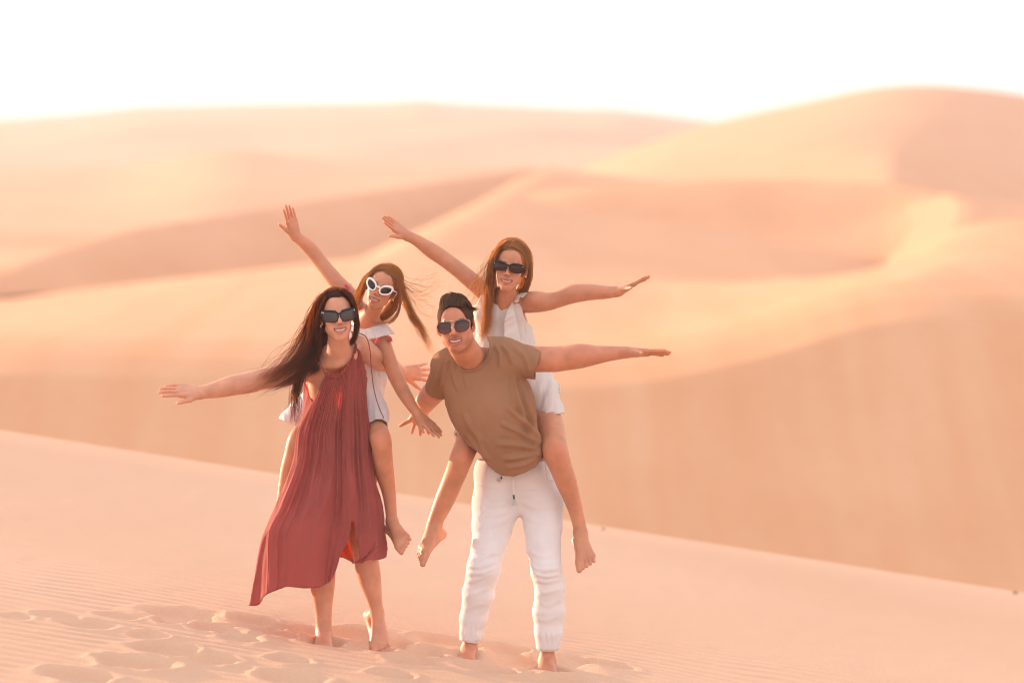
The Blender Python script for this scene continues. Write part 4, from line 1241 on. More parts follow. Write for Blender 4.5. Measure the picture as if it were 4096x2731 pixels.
ds2 = tube('drawstring', [P(2030, 1888, yb1 + .02), P(2018, 1898, yb1), P(2008, 1908, yb1)], .0042, WCORD_M, trs, n=12)
tube('cord_end', [P(2010, 1905, yb1), P(2006, 1910, yb1), P(2003, 1914, yb1)], .0046, GREEN_M, ds2, n=8)
tassel(P(2004, 1912, yb1), (-.5, 0, -.6), .020, .010, WCORD_M, ds2, seed=6)
pk = surf_front(2185, 1880, trs) - .002
tube('pocket_seam', [P(2180, 1845, surf_front(2180, 1850, trs) - .003), P(2184, 1880, surf_front(2184, 1880, trs) - .003), P(2192, 1915, surf_front(2192, 1915, trs) - .003), P(2212, 1926, surf_front(2208, 1924, trs) - .002)], .0022, LINEN_M, trs)

# ---- the white playsuit of the girl on the woman's back
F = Field(P(1110, 1730, 12.15) - .05, P(1580, 1270, 12.70) + .05, .0062)
F.cone(P(1462, 1370, 12.50), P(1425, 1500, 12.54), .105, .125, .03, fy=.8); F.cone(P(1425, 1500, 12.54), P(1400, 1600, 12.55), .130, .15, .04, fy=.8)
tl = (P(1430, 1600, 12.50), P(1520, 1745, 12.22)); tr_ = (P(1340, 1590, 12.52), P(1150, 1720, 12.47))
F.cone(*tl, .092, .046, .05); F.cone(P(1452, 1545, 12.45), P(1505, 1650, 12.36), .055, .048, .05)
F.cone(P(1320, 1570, 12.50), P(1165, 1690, 12.46), .085, .060, .05)
def play_disp(V, N):
    uv = UV(V)
    return .0016 * np.sin(uv[:, 0] / 3.4 + 1.5 * vnoise(uv[:, 0] / 30, uv[:, 1] / 30, 3)) * np.clip(-N[:, 1] + .3, 0, 1) + .005 * vnoise(uv[:, 0] / 26, uv[:, 1] / 60, 5)
suit = shell('playsuit', F, GAUZE_M, G1_root, [within(plane(P(1511, 1708, 12.28), P(1528, 1760, 12.2) - P(1490, 1670, 12.30)), P(1520, 1740, 12.25), .13),
        within(plane(P(1162, 1690, 12.46), P(1135, 1752, 12.46) - P(1190, 1610, 12.47)), P(1150, 1715, 12.47), .13),
        plane(P(1470, 1322, 12.5), (.35, 0, 1))], play_disp, thick=.002)
topr = [P(1404, 1296, 12.41), P(1430, 1306, 12.395), P(1456, 1316, 12.385), P(1490, 1306, 12.395), P(1528, 1292, 12.42), P(1550, 1298, 12.47), P(1540, 1290, 12.54)]
wid = [P(1418, 1352, 12.38) - topr[0], P(1438, 1358, 12.365) - topr[1], P(1465, 1358, 12.35) - topr[2], P(1500, 1352, 12.35) - topr[3], P(1552, 1338, 12.38) - topr[4], P(1570, 1335, 12.46) - topr[5], P(1560, 1335, 12.56) - topr[6]]
frill('shoulder_frill', topr, wid, [(0, -1, 0), (0, -1, 0), (0, -1, 0), (.2, -1, 0), (.6, -.8, 0), (1, -.2, 0), (1, .4, 0)], GAUZE_M, suit, waves=8, amp=.007, seed=3)
frill('shoulder_frill', [P(1385, 1250, 12.44), P(1393, 1200, 12.45), P(1400, 1160, 12.47), P(1408, 1135, 12.51)], [np.array([-.03, -.02, .0])] * 4, (0, -1, 0), GAUZE_M, suit, waves=4, amp=.006, seed=8)
tassel(P(1511, 1352, 12.352), (0, -.05, -1), .024, .011, PINK_M, suit, name='pink_tassel', n=50, seed=2)
tassel(P(1560, 1345, 12.39), (.05, 0, -1), .024, .010, PINK_M, suit, name='pink_tassel', n=50, seed=3)
tassel(P(1381, 1137, 12.44), (.35, 0, -1), .030, .012, PINK_M, suit, name='pink_tassel', n=50, seed=5)

# ---- the white dress of the girl on the man's back
F = Field(P(1810, 1790, 12.2) - .05, P(2265, 1130, 12.75) + .05, .0062)
F.cone(P(1985, 1215, 12.53), P(2050, 1225, 12.52), .105, .100, .04, fy=.80)
F.cone(P(2015, 1270, 12.54), P(2020, 1400, 12.55), .122, .125, .04, fy=.78)
F.cone(P(2020, 1400, 12.55), P(2028, 1540, 12.56), .128, .155, .05, fy=.85)
F.cone(P(2115, 1490, 12.47), P(2210, 1680, 12.30), .072, .054, .05); F.cone(P(2150, 1520, 12.47), P(2200, 1640, 12.36), .062, .062, .05)
F.cone(P(1950, 1560, 12.5), P(1862, 1770, 12.34), .095, .062, .05)
def g2_disp(V, N):
    uv = UV(V)
    sk = sstep(1420, 1520, uv[:, 1])
    return .006 * vnoise(uv[:, 0] / 22 + uv[:, 1] / 60, uv[:, 1] / 70, 5) * (.5 + sk) + .002 * vnoise(uv[:, 0] / 9, uv[:, 1] / 30, 15)
gd = shell('white_dress', F, SHEER_M, G2_root, [within(plane(P(2190, 1661, 12.3), (.16, -.12, -1)), P(2200, 1700, 12.3), .15),
        within(plane(P(1862, 1757, 12.33), P(1855, 1775, 12.34) - P(1900, 1690, 12.42)), P(1858, 1790, 12.3), .13),
        lambda V: (1 - np.sqrt(((UV(V)[:, 0] - 2006) / 62) ** 2 + ((UV(V)[:, 1] - 1150) / 72) ** 2)) * .065,
        lambda V: np.minimum((1 - np.sqrt(((UV(V)[:, 0] - 2135) / 46) ** 2 + ((UV(V)[:, 1] - 1225) / 78) ** 2)) * .05, 1),
        lambda V: (1 - np.sqrt(((UV(V)[:, 0] - 1880) / 42) ** 2 + ((UV(V)[:, 1] - 1165) / 62) ** 2)) * .045], g2_disp, thick=.0018)
# flounces over the shoulder and down the front, and round the hem
frill('flounce', [P(2050, 1207, 12.44), P(2070, 1180, 12.44), P(2100, 1166, 12.46), P(2130, 1165, 12.50)], [np.array([.012, -.03, -.012]), np.array([.016, -.03, -.012]), np.array([.02, -.025, -.014]), np.array([.025, -.01, -.012])], (0, -.4, 1), SHEER_M, gd, waves=4, amp=.006, seed=5)
frill('flounce', [P(2052, 1202, 12.44), P(2060, 1250, 12.43), P(2072, 1310, 12.43), P(2085, 1375, 12.43)], [np.array([-.012, -.012, -.02]), np.array([-.045, -.015, -.025]), np.array([-.06, -.015, -.03]), np.array([-.05, -.012, -.03])], (0, -1, 0), SHEER_M, gd, waves=3, amp=.008, seed=9)
frill('flounce', [P(2160, 1480, 12.46), P(2180, 1520, 12.44), P(2205, 1555, 12.42), P(2222, 1600, 12.40)], [np.array([.012, 0, .004]), np.array([.018, 0, .006]), np.array([.038, -.004, .012]), np.array([.012, 0, 0])], (0, -1, .3), SHEER_M, gd, waves=4, amp=.005, seed=12)
frill('flounce', [P(1822, 1660, 12.42), P(1826, 1710, 12.38), P(1840, 1755, 12.33), P(1880, 1752, 12.27)], [np.array([-.008, -.004, -.006]), np.array([-.010, -.006, -.010]), np.array([-.004, -.006, -.018]), np.array([0, -.006, -.012])], (-.6, -.8, 0), SHEER_M, gd, waves=6, amp=.005, seed=16)

# ================================================================== hair
def hair_material(name, base, glow, tf):
    m = simple_material(name, base, .42, spec=.45, transl=(glow, tf), tint=True, vary=.15)
    return m
HAIR_W = hair_material('dark_brown_hair', (.020, .010, .007), (1.0, .48, .07), .38)
HAIR_G1 = hair_material('light_brown_hair', (.33, .185, .09), (1.0, .64, .26), .55)
HAIR_G2 = hair_material('blonde_brown_hair', (.33, .19, .092), (1.0, .64, .26), .55)
HAIR_M = simple_material('short_dark_hair', (.062, .036, .024), .85, spec=.08, transl=((.40, .17, .05), .15), tint=True, vary=.15)

def strands_mesh(paths, r, taper=True):
    """three-sided tubes along paths (N, n, 3)"""
    Np, n, _ = paths.shape
    T = np.gradient(paths, axis=1); T /= np.linalg.norm(T, axis=2, keepdims=True) + 1e-12
    ref = np.array([.31, .74, .59])
    A = np.cross(T, ref); A /= np.linalg.norm(A, axis=2, keepdims=True) + 1e-9
    B = np.cross(T, A)
    rr = np.asarray(r)[:, None] * (np.interp(np.linspace(0, 1, n), [0, .6, 1], [1, .9, .25]) if taper else np.ones(n))[None]
    V = np.stack([paths + rr[..., None] * (math.cos(a) * A + math.sin(a) * B) for a in (0, 2.094, 4.189)], 2)   # N,n,3,3
    V = V.reshape(-1, 3)
    base = (np.arange(Np)[:, None, None] * n + np.arange(n - 1)[None, :, None]) * 3
    e = np.arange(3)[None, None, :]
    f = np.stack([base + e, base + (e + 1) % 3, base + 3 + (e + 1) % 3, base + 3 + e], -1).reshape(-1, 4)
    return V, f

def lock_paths(guides, N, n, rng, curl=.004, lmin=.72, thin=1.0):
    """strands scattered round and between neighbouring guides; a guide is [(u, v, Y, radius px), ...]"""
    G = []
    for g in guides:
        a = np.array([np.append(P(q[0], q[1], q[2]), q[3] * q[2] / FPX) for q in g])
        G.append(catmull(a, n))
    G = np.stack(G)
    out = np.zeros((N, n, 3))
    t = np.linspace(0, 1, n)
    for i in range(N):
        if len(G) > 1:
            k = rng.randint(len(G) - 1); w = rng.uniform(0, 1)
            c = G[k] * (1 - w) + G[k + 1] * w
        else: c = G[0]
        L = rng.uniform(lmin, 1.0) ** .8
        cc = np.stack([np.interp(t * L, t, c[:, j]) for j in range(4)], 1)
        o = rng.normal(size=3); o /= np.linalg.norm(o); o *= rng.uniform(0, 1) ** .5
        ph = rng.uniform(0, 6.28, 3); fr = rng.uniform(1.2, 3.2, 3)
        wv = np.stack([np.sin(ph[j] + fr[j] * 2 * math.pi * t) - math.sin(ph[j]) for j in range(3)], 1) * curl * t[:, None] ** .7
        out[i] = cc[:, :3] + o * cc[:, 3:4] * thin + wv * np.array([1, .6, 1])
    return out

def crown_paths(h, N, n, rng, part=0.0, end=(95, 125), drift=.12, rx=.335, rz=.36, ry=.40, lift=.0, part_y=(-.30, .34), jit=.010):
    """strands laid over the skull from the parting down both sides"""
    out = np.zeros((N, n, 3))
    for i in range(N):
        s = -1 if rng.rand() < .5 else 1
        y0 = rng.uniform(*part_y)
        ph = np.linspace(0, RAD(rng.uniform(*end)), n)
        yy = .07 + (y0 - .07) * np.cos(ph * .35) + drift * (ph / 1.7) ** 1.5
        rad = np.sqrt(np.clip(1 - ((yy - .07) / (ry + .02)) ** 2, .05, 1)) * (1 + lift * np.sin(ph * 1.5) + rng.normal() * jit + .006 * np.sin(ph * rng.uniform(3, 9) + rng.uniform(0, 6)))
        x = part * np.cos(ph) + s * np.sin(ph) * rx * rad
        z = .655 + np.cos(ph) * rz * rad
        out[i] = h.warr(np.stack([x, yy, z], 1))
    return out

def hair_cap(h, infl, face, extra=(), cell=.004):
    F = Field(h.c - .80 * h.H, h.c + .80 * h.H, cell)
    R, H = h.R, h.H
    F.ell(h.w(0, .07, .655), (np.array((.315, .385, .335)) + infl) * H, 0, R)
    F.ell(h.w(0, -.10, .66), (np.array((.27, .255, .26)) + infl * .8) * H, .06 * H, R)
    F.ell(h.w(0, .16, .46), (np.array((.25, .26, .26)) + infl) * H, .08 * H, R)
    for c, r, k in extra: F.ell(h.w(*c), np.array(r) * H, k * H, R)
    for c, r in face: F.ell(h.w(*c), np.array(r) * H, .02 * H, R, True)
    return F.mesh()

def make_hair(name, h, mat, parent, pieces, cap=None, seed=1, shade=(.55, 1.6), capcol=None):
    rng = np.random.RandomState(seed)
    Vs, Fs, Cs, k = [], [], [], 0
    if cap is not None:
        V, Q = cap; Vs.append(V); Fs.append(Q); Cs.append(np.full((len(V), 3), .7) if capcol is None else capcol(h.loc(V.copy()))); k += len(V)
    for paths, r in pieces:
        V, Q = strands_mesh(paths, r * rng.uniform(.7, 1.3, len(paths)))
        c = rng.uniform(shade[0], shade[1], len(paths)); c = np.repeat(c, paths.shape[1] * 3)
        Vs.append(V); Fs.append(Q + k); Cs.append(np.stack([c, c * .98, c * .95], 1)); k += len(V)
    return mesh_obj(name, np.concatenate(Vs), np.concatenate(Fs), mat, parent, col=np.concatenate(Cs))

rng = np.random.RandomState(12)
# ---- woman: long dark hair blown to her right
FACE = [((0, -.44, .40), (.34, .42, .51)), ((0, -.30, .10), (.40, .40, .36))]
cap = hair_cap(WH, .012, FACE)
crown = crown_paths(WH, 850, 12, rng, part=.02, end=(90, 128), drift=.13, rx=.345, rz=.368, ry=.42, part_y=(-.31, .34))
left = [[(1312, 1165, 12.03, 10), (1276, 1205, 12.0, 14), (1256, 1280, 12.02, 18), (1246, 1365, 12.04, 22), (1212, 1440, 12.05, 22), (1140, 1503, 12.05, 15), (1066, 1545, 12.05, 7)],
        [(1304, 1170, 12.08, 10), (1266, 1212, 12.08, 14), (1238, 1295, 12.10, 17), (1216, 1378, 12.10, 18), (1170, 1440, 12.09, 14), (1095, 1478, 12.09, 8), (1020, 1502, 12.08, 4)],
        [(1304, 1180, 12.14, 10), (1268, 1260, 12.13, 18), (1250, 1350, 12.12, 24), (1234, 1425, 12.10, 24), (1190, 1487, 12.08, 18), (1115, 1536, 12.07, 9), (1040, 1566, 12.06, 4)],
        [(1300, 1190, 11.98, 8), (1274, 1250, 11.99, 10), (1270, 1330, 12.03, 15), (1270, 1410, 12.08, 18), (1240, 1480, 12.09, 18), (1180, 1528, 12.08, 12), (1110, 1560, 12.06, 6)]]
main = lock_paths(left, 800, 20, rng, curl=.007, lmin=.30, thin=.8)
hang = lock_paths([[(1255, 1300, 12.13, 14), (1232, 1400, 12.13, 20), (1215, 1490, 12.14, 22), (1200, 1570, 12.14, 24), (1192, 1650, 12.14, 26), (1186, 1720, 12.14, 28)],
                   [(1245, 1320, 12.14, 14), (1222, 1410, 12.14, 20), (1190, 1500, 12.15, 22), (1170, 1570, 12.15, 22), (1160, 1620, 12.15, 24), (1150, 1670, 12.15, 26)]], 110, 24, rng, curl=.006)
right = lock_paths([[(1365, 1158, 12.0, 8), (1402, 1190, 11.99, 9), (1421, 1245, 12.01, 9), (1427, 1300, 12.04, 9), (1418, 1345, 12.08, 9), (1400, 1372, 12.14, 8)],
                    [(1360, 1158, 12.06, 8), (1405, 1195, 12.08, 10), (1424, 1260, 12.10, 10), (1426, 1320, 12.13, 10), (1414, 1360, 12.17, 10), (1395, 1390, 12.20, 8)]], 380, 18, rng, curl=.003)
nape = lock_paths([[(1310, 1200, 12.16, 22), (1290, 1290, 12.20, 28), (1276, 1370, 12.20, 30), (1262, 1440, 12.16, 26), (1225, 1500, 12.13, 16)], [(1330, 1210, 12.18, 22), (1322, 1300, 12.22, 26), (1305, 1380, 12.22, 26), (1285, 1440, 12.18, 22), (1250, 1500, 12.15, 14)]], 420, 16, rng, curl=.005, lmin=.7)
wisp = lock_paths([[(1290, 1180, 12.05, 20), (1245, 1260, 12.08, 24), (1210, 1350, 12.1, 30), (1120, 1440, 12.1, 46), (1030, 1500, 12.1, 50), (960, 1540, 12.1, 54)],
                   [(1280, 1200, 12.1, 22), (1225, 1300, 12.1, 26), (1180, 1400, 12.1, 36), (1120, 1490, 12.1, 46), (1060, 1555, 12.1, 40), (1000, 1580, 12.1, 40)]], 120, 26, rng, curl=.014, lmin=.35)
fly = crown_paths(WH, 130, 12, rng, part=.02, end=(70, 120), rx=.375, rz=.395, ry=.44, jit=.03)
make_hair('hair', WH, HAIR_W, W_root, [(crown, .0010), (main, .0009), (nape, .0011), (hang, .0008), (right, .0010), (wisp, .0006), (fly, .0005)], cap, 3, (.6, 1.8))

# ---- girl on the woman: light brown hair, one lock streaming to the right
FACE_G = [((0, -.44, .39), (.33, .42, .50)), ((0, -.30, .08), (.40, .38, .36))]
cap = hair_cap(G1H, .012, FACE_G)
crown = crown_paths(G1H, 850, 12, rng, part=.04, end=(85, 120), drift=.12, rx=.347, rz=.372, ry=.42, part_y=(-.31, .34))
lk1 = lock_paths([[(1530, 1070, 12.33, 8), (1482, 1100, 12.31, 10), (1455, 1150, 12.33, 12), (1438, 1195, 12.35, 14), (1418, 1230, 12.38, 16)],
                  [(1520, 1075, 12.38, 8), (1472, 1105, 12.37, 12), (1445, 1155, 12.38, 14), (1420, 1195, 12.40, 16), (1400, 1225, 12.42, 14)],
                  [(1515, 1080, 12.42, 8), (1465, 1115, 12.42, 12), (1440, 1165, 12.42, 18), (1430, 1215, 12.43, 20), (1425, 1250, 12.44, 16)]], 420, 16, rng, curl=.004)
lk2 = lock_paths([[(1560, 1075, 12.35, 8), (1595, 1120, 12.34, 10), (1612, 1180, 12.36, 12), (1640, 1245, 12.38, 11), (1672, 1300, 12.40, 10), (1700, 1350, 12.42, 9), (1725, 1405, 12.43, 7)],
                  [(1565, 1080, 12.38, 8), (1600, 1130, 12.38, 10), (1620, 1200, 12.40, 10), (1650, 1262, 12.42, 8), (1690, 1325, 12.43, 6), (1712, 1375, 12.44, 6), (1735, 1430, 12.44, 5)]], 150, 24, rng, curl=.010, lmin=.6)
lk3 = lock_paths([[(1575, 1100, 12.42, 10), (1590, 1170, 12.44, 16), (1570, 1230, 12.46, 20), (1540, 1265, 12.47, 18), (1510, 1280, 12.48, 12)],
                  [(1580, 1120, 12.45, 10), (1585, 1190, 12.46, 18), (1555, 1240, 12.48, 22), (1525, 1268, 12.49, 18), (1500, 1285, 12.50, 12)]], 420, 16, rng, curl=.005)
lk4 = lock_paths([[(1590, 1110, 12.34, 8), (1600, 1170, 12.33, 9), (1595, 1235, 12.35, 7), (1560, 1275, 12.38, 5), (1510, 1288, 12.39, 4), (1450, 1284, 12.38, 4)],
                  [(1592, 1115, 12.35, 8), (1604, 1180, 12.35, 7), (1594, 1250, 12.36, 6), (1572, 1285, 12.38, 4), (1545, 1295, 12.39, 4), (1530, 1286, 12.40, 4)]], 34, 22, rng, curl=.003)
lk5 = lock_paths([[(1595, 1130, 12.38, 8), (1625, 1190, 12.39, 16), (1670, 1230, 12.40, 30), (1730, 1270, 12.40, 40), (1800, 1300, 12.41, 40)],
                  [(1590, 1090, 12.38, 8), (1630, 1130, 12.39, 20), (1680, 1130, 12.40, 40), (1730, 1100, 12.40, 46), (1760, 1060, 12.40, 40)]], 46, 20, rng, curl=.016)
fly = crown_paths(G1H, 260, 12, rng, part=.02, end=(60, 120), rx=.385, rz=.415, ry=.46, jit=.05)
make_hair('hair', G1H, HAIR_G1, G1_root, [(crown, .0010), (lk1, .0010), (lk2, .0008), (lk3, .0010), (lk4, .0008), (lk5, .0005), (fly, .0006)], cap, 5, (.40, 2.3))

# ---- girl on the man: long straight blonde-brown hair
cap = hair_cap(G2H, .012, FACE_G)
crown = crown_paths(G2H, 850, 12, rng, part=-.06, end=(88, 122), drift=.12, rx=.347, rz=.374, ry=.42, part_y=(-.31, .34))
lk1 = lock_paths([[(2030, 965, 12.35, 8), (1992, 1000, 12.33, 10), (1970, 1060, 12.34, 11), (1962, 1130, 12.38, 13), (1955, 1200, 12.40, 15), (1944, 1270, 12.41, 14), (1930, 1330, 12.42, 10), (1922, 1368, 12.42, 5)],
                  [(2025, 968, 12.40, 8), (1985, 1005, 12.40, 12), (1964, 1070, 12.40, 14), (1955, 1140, 12.42, 18), (1950, 1210, 12.43, 20), (1952, 1270, 12.43, 16), (1945, 1320, 12.43, 10), (1935, 1355, 12.43, 5)],
                  [(2022, 970, 12.44, 8), (1985, 1020, 12.46, 12), (1972, 1090, 12.47, 16), (1972, 1150, 12.48, 18), (1966, 1210, 12.48, 18), (1950, 1260, 12.47, 14), (1935, 1300, 12.46, 10), (1928, 1330, 12.45, 6)]], 480, 26, rng, curl=.008, lmin=.6)
lk2 = lock_paths([[(2065, 962, 12.36, 8), (2105, 995, 12.35, 9), (2118, 1050, 12.38, 9), (2120, 1105, 12.41, 10), (2105, 1155, 12.44, 12), (2082, 1195, 12.47, 12), (2060, 1225, 12.50, 10)],
                  [(2065, 965, 12.42, 8), (2108, 1000, 12.42, 12), (2114, 1060, 12.44, 18), (2100, 1120, 12.46, 22), (2080, 1170, 12.48, 22), (2060, 1210, 12.50, 16), (2045, 1240, 12.52, 10)]], 520, 20, rng, curl=.003)
lk3 = lock_paths([[(2010, 985, 12.36, 20), (1965, 1060, 12.36, 28), (1940, 1140, 12.37, 34), (1920, 1220, 12.38, 36), (1915, 1300, 12.39, 30)],
                  [(2000, 1000, 12.38, 20), (1950, 1070, 12.40, 34), (1915, 1120, 12.40, 40), (1880, 1170, 12.40, 40), (1860, 1210, 12.40, 36)]], 46, 20, rng, curl=.012)
fly = crown_paths(G2H, 280, 12, rng, part=-.04, end=(50, 110), rx=.375, rz=.425, ry=.46, jit=.05)
make_hair('hair', G2H, HAIR_G2, G2_root, [(crown, .0010), (lk1, .0009), (lk2, .0010), (lk3, .0006), (fly, .0006)], cap, 7, (.40, 2.3))

# ---- man: short sides, top combed up and over
FACE_M = [((0, -.46, .385), (.315, .39, .475)), ((0, -.30, .14), (.45, .42, .42)), ((.40, .0, .34), (.15, .13, .17)), ((-.40, .0, .34), (.15, .13, .17)), ((0, .2, .02), (.5, .5, .30))]
cap = hair_cap(MH, .012, FACE_M, extra=[((.0, -.04, .90), (.23, .24, .065), .08)], cell=.0035)
N = 1300; n = 12
top = np.zeros((N, n, 3))
for i in range(N):
    x0 = rng.uniform(-.235, .235); y0 = rng.uniform(-.335, .12) if rng.rand() < .6 else rng.uniform(-.345, -.28)
    y0 = max(y0, .03 - .44 * math.sqrt(max(.02, .764 - (x0 / .345) ** 2)))
    t = np.linspace(0, 1, n); L = rng.uniform(.22, .36)
    x = x0 + .16 * t * L / .3 + .03 * rng.normal() * t
    y = y0 + L * t
    zs = .655 + .36 * np.sqrt(np.clip(1 - (x / .345) ** 2 - ((y - .03) / .44) ** 2, .02, 1))
    lift = .050 + .060 * np.exp(-((y0 + .3) / .14) ** 2)
    z = zs + lift * np.sin(np.minimum(t * 1.5, 1) * math.pi / 2 + t * .6) * (1 - .55 * t) + rng.normal() * .014 * (.4 + t) + .012 * np.sin(x0 * 38 + y0 * 9)
    top[i] = MH.warr(np.stack([x, y, z], 1))
side = np.zeros((2200, 5, 3))
for i in range(2200):
    s = -1 if rng.rand() < .5 else 1
    ph = RAD(rng.uniform(42, 104)); yy = rng.uniform(-.20, .40)
    rad = math.sqrt(max(.05, 1 - ((yy - .07) / .40) ** 2))
    t = np.linspace(0, 1, 5)
    x = s * np.sin(ph + .10 * t) * .322 * rad * (1 + .035 * t); z = .655 + np.cos(ph + .16 * t) * .345 * rad; y = yy + .05 * t
    side[i] = MH.warr(np.stack([x, y, z], 1))
make_hair('hair', MH, HAIR_M, M_root, [(top, .0010), (side, .0005)], cap, 9, (.45, 3.2), capcol=lambda L: np.array([1, .86, .78])[None] * (.7 + .7 * sstep(.84, .70, L[:, 2]))[:, None])

# ================================================================== sunglasses
def lens_material(name, rough=.04):
    return simple_material(name, (1, 1, 1), rough, spec=.32, tint=True, vary=0)
LENS = lens_material('gradient_lens')
def outline(kind, s, n=72):
    th = np.linspace(0, 2 * math.pi, n, endpoint=False)
    c, q = np.cos(th), np.sin(th)
    def sup(a, b, e):
        return np.sign(c) * np.abs(c) ** (2 / e) * a, np.sign(q) * np.abs(q) ** (2 / e) * b
    if kind == 'square':
        x, z = sup(.146, .104, 3.4); x = x * (1 + .10 * z / .12); z = z + .012 * (x / .15) * (z > 0) + .016 * (x / .15)
        return x * s + s * .170, z + .478
    if kind == 'cat':
        x, z = sup(.120, .096, 2.3); z = z + .040 * x / .118 + .012 * np.maximum(x / .118, 0) ** 2 * (z > 0); x = x * (1 + .06 * z / .1)
        return x * s + s * .172, z + .492
    if kind == 'wayfarer':
        x, z = sup(.138, .080, 3.0); x = x * (1 + .12 * z / .09); z = z + .012 * x / .14 * (z > 0)
        return x * s + s * .172, z + .490
    x, z = sup(.130, .104, 2.25)                                     # aviator
    x = x * (1 + .10 * z / .12) + .018 * (z / .12); z = z - .012 * (x / .14) * (z < 0)
    return x * s + s * .160, z + .468

def glasses(h, kind, label, frame_mat, lens_cols, rf, temple_mat=None, flat=.6):
    root = thing('sunglasses', h.w(0, -.40, .49), label, 'sunglasses', 'sunglasses worn by the family')
    ycurve = lambda x: -.425 + .95 * np.asarray(x) ** 2
    def pt(x, z, dy=0): return np.stack([x, ycurve(x) + dy, z], -1)
    frames = []
    for s in (-1, 1):
        x, z = outline(kind, s)
        loop = pt(x, z)
        # frame ring
        W = h.warr(loop); n = len(W); cen = W.mean(0)
        T = np.roll(W, -1, 0) - np.roll(W, 1, 0); T /= np.linalg.norm(T, axis=1, keepdims=True)
        out = W - cen; out -= T * (out * T).sum(1, keepdims=True); out /= np.linalg.norm(out, axis=1, keepdims=True)
        fw = np.cross(T, out)
        a = np.linspace(0, 2 * math.pi, 8, endpoint=False)
        thick = rf * h.H * (1 + (.55 * np.clip((z - z.mean()) / (z.max() - z.mean()), 0, 1) if kind in ('wayfarer', 'cat', 'square') else 0))
        V = W[None] + np.cos(a)[:, None, None] * out[None] * thick[None, :, None] if not np.isscalar(thick) else W[None] + np.cos(a)[:, None, None] * out[None] * thick
        V = V + np.sin(a)[:, None, None] * fw[None] * rf * h.H * flat
        idx = np.arange(8 * n).reshape(8, n)
        i2, j2 = np.roll(idx, -1, 0), np.roll(idx, -1, 1)
        Fq = np.stack([idx, i2, np.roll(i2, -1, 1), j2], -1).reshape(-1, 4)
        mesh_obj('frame_rim', V.reshape(-1, 3), Fq, frame_mat, root)
        # lens: fan of rings, slightly bulged
        rings = [1.0, .75, .5, .25]
        Vl, zl = [], []
        for q in rings:
            xx = x.mean() + (x - x.mean()) * q; zz = z.mean() + (z - z.mean()) * q
            Vl.append(h.warr(pt(xx, zz, .004 - .018 * (1 - q * q)))); zl.append(zz)
        Vl.append(h.warr(pt(np.array([x.mean()]), np.array([z.mean()]), -.014))); zl.append(np.array([z.mean()]))
        V = np.concatenate(Vl); zz = np.concatenate(zl)
        faces = []
        for k in range(3):
            for i in range(n):
                faces.append((k * n + i, k * n + (i + 1) % n, (k + 1) * n + (i + 1) % n, (k + 1) * n + i))
        for i in range(n): faces.append((3 * n + i, 3 * n + (i + 1) % n, 4 * n))
        tcol = np.clip((zz - z.min()) / (z.max() - z.min()), 0, 1)[:, None]
        colr = np.array(lens_cols[0]) * tcol + np.array(lens_cols[1]) * (1 - tcol)
        mesh_obj('lens', V, faces, LENS, root, col=colr)
        # temple to the ear
        xo = s * (np.abs(x).max()); zt = z.max() - .05
        tube('temple', [h.w(xo, float(ycurve(xo)), zt), h.w(s * .335, -.20, zt), h.w(s * .345, -.05, zt - .005), h.w(s * .342, .05, .525), h.w(s * .335, .12, .47)], rf * .75 * h.H, temple_mat or frame_mat, root, n=24, sides=6)
    xi = np.abs(outline(kind, 1)[0]).min()
    zb = {'square': .505, 'cat': .485, 'wayfarer': .52, 'aviator': .485}[kind]
    br = [h.w(-xi, float(ycurve(xi)), zb), h.w(-xi * .4, float(ycurve(0)) - .006, zb + .016), h.w(xi * .4, float(ycurve(0)) - .006, zb + .016), h.w(xi, float(ycurve(xi)), zb)]
    if kind == 'aviator':
        METAL = simple_material('gold_metal', (.75, .55, .42), .25, metal=1.0)
        tube('bridge', br, rf * h.H * .8, METAL, root, n=16)
        tube('top_bar', [h.w(-.13, float(ycurve(.13)), .588), h.w(-.05, float(ycurve(.05)) - .008, .578), h.w(.05, float(ycurve(.05)) - .008, .578), h.w(.13, float(ycurve(.13)), .588)], rf * h.H * .8, METAL, root, n=20)
    else:
        tube('bridge', br, rf * h.H * 1.15, frame_mat, root, n=16)
    if kind in ('square', 'wayfarer'):
        STUD = simple_material('metal_stud', (.9, .75, .5), .3, metal=1.0)
        for s in (-1, 1):
            x, z = outline(kind, s)
            k = int(np.argmax(np.abs(x) + z))
            c = h.w(x[k] * .985, float(ycurve(x[k])) - rf * flat - .006, z[k] - .012)
            d = h.R @ np.array([0, -1, 0])
            tube('hinge_stud', [c, c + d * .001, c + d * .0025], .0032 if kind == 'square' else .0022, STUD, root, n=4)
    return root

BLACK_F = simple_material('black_acetate', (.008, .009, .010), .35, spec=.3, vary=0)
BROWN_F = simple_material('dark_brown_acetate', (.010, .006, .005), .35, spec=.3, vary=0)
WHITE_F = simple_material('white_acetate', (.82, .80, .79), .25, spec=.5, vary=0)
GUN_F = simple_material('dark_wire', (.03, .015, .014), .3, vary=0)
glasses(WH, 'square', 'large square black sunglasses with gold studs on the woman in the terracotta dress', BLACK_F, ((.016, .045, .050), (.085, .055, .042)), .013)
glasses(G1H, 'cat', 'white cat-eye sunglasses on the girl riding on the woman', WHITE_F, ((.018, .026, .026), (.035, .018, .014)), .018)
glasses(G2H, 'wayfarer', 'dark brown thick-framed sunglasses on the girl riding on the man', BROWN_F, ((.012, .007, .006), (.055, .022, .018)), .014)
glasses(MH, 'aviator', 'thin metal aviator sunglasses on the man in the tan tee', GUN_F, ((.014, .018, .020), (.14, .068, .062)), .0075)

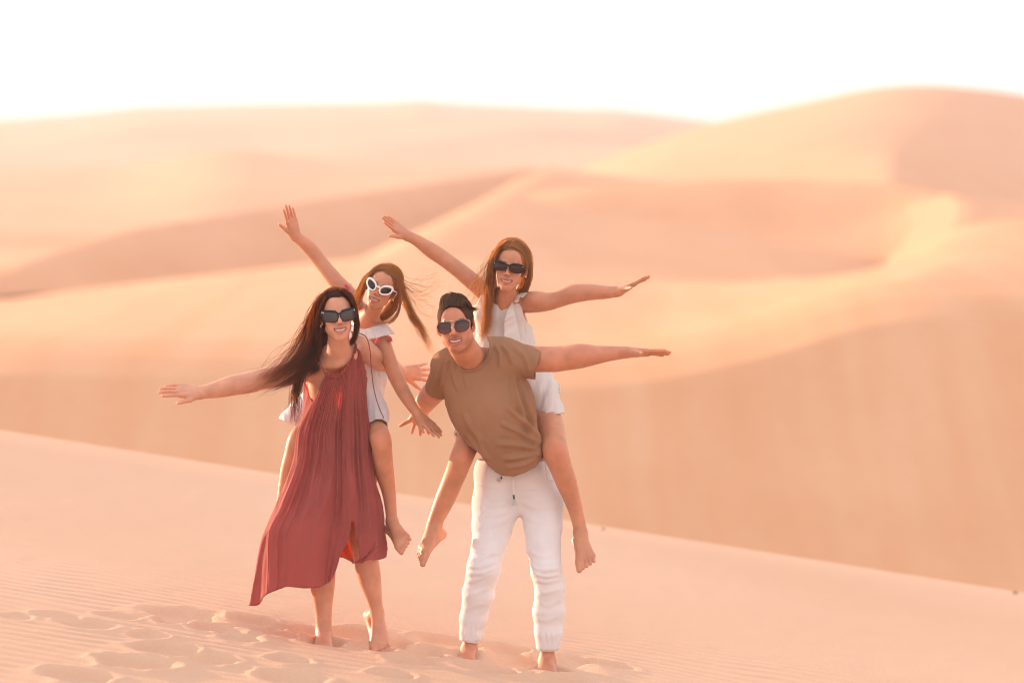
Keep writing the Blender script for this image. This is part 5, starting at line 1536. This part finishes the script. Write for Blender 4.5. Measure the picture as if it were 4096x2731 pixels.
# earrings
SILVER = simple_material('silver', (.85, .82, .80), .2, metal=1.0, vary=0)
for s in (-1, 1):
    c = WH.w(s * .335, -.02, .335)
    th = np.linspace(0, 2 * math.pi, 18)
    ring = [c + (WH.R @ np.array([.25 * math.cos(a), .8 * math.cos(a), math.sin(a)])) * .0085 for a in th]
    tube('hoop_earring', ring, .0019, SILVER, W_root, n=36, sides=6)
for h, root in ((G1H, G1_root), (G2H, G2_root)):
    c = h.w(.335, -.015, .355)
    tube('stud_earring', [c, c + h.R @ np.array([.5, -.8, 0]) * .003, c + h.R @ np.array([.5, -.8, 0]) * .006], .0032, SILVER, root, n=6)

# ================================================================== small dry tufts along the rim of the slope
TUFT_M = simple_material('dry_grass', (.42, .30, .18), .9)
def tuft(u, v, Y, h, label, seed):
    rng = np.random.RandomState(seed)
    p = P(u, v, Y)
    p[2] = ground_base(np.array([p[0]]), np.array([p[1]]))[0] - .005
    Vs, Fs = [], []
    for i in range(46):
        a = rng.uniform(0, 6.28); q = rng.uniform(0, .5) * h; lean = rng.uniform(.15, .9); L = h * rng.uniform(.5, 1.1)
        b = p + np.array([math.cos(a) * q, math.sin(a) * q, 0])
        d = np.array([math.cos(a + rng.normal() * .5) * lean, math.sin(a) * lean, 1.0]); d /= np.linalg.norm(d)
        s = np.array([-math.sin(a), math.cos(a), 0]) * .0035
        k = len(Vs)
        m = b + d * L * .55; t = b + d * L + np.array([0, 0, -.15 * L * lean])
        Vs += [b - s, b + s, m - s * .7, m + s * .7, t]
        Fs += [(k, k + 1, k + 3, k + 2), (k + 2, k + 3, k + 4)]
    o = mesh_obj('dry_grass_tuft', np.array(Vs), Fs, TUFT_M)
    o['label'] = label; o['category'] = 'grass tuft'; o['group'] = 'dry tufts along the rim of the sand slope'
for i, (u, v, Y, h, lab) in enumerate([
        (2412, 2083, 17.6, .022, 'tiny dry grass tuft on the slope rim just right of the girl\'s dangling foot'),
        (4060, 2352, 17.6, .03, 'dark dry grass tuft on the slope rim at the far right edge'),
        (1600, 2200, 15.2, .022, 'small dry grass tuft on open sand between the two dangling bare feet')]):
    tuft(u, v, Y, h, lab, i + 1)
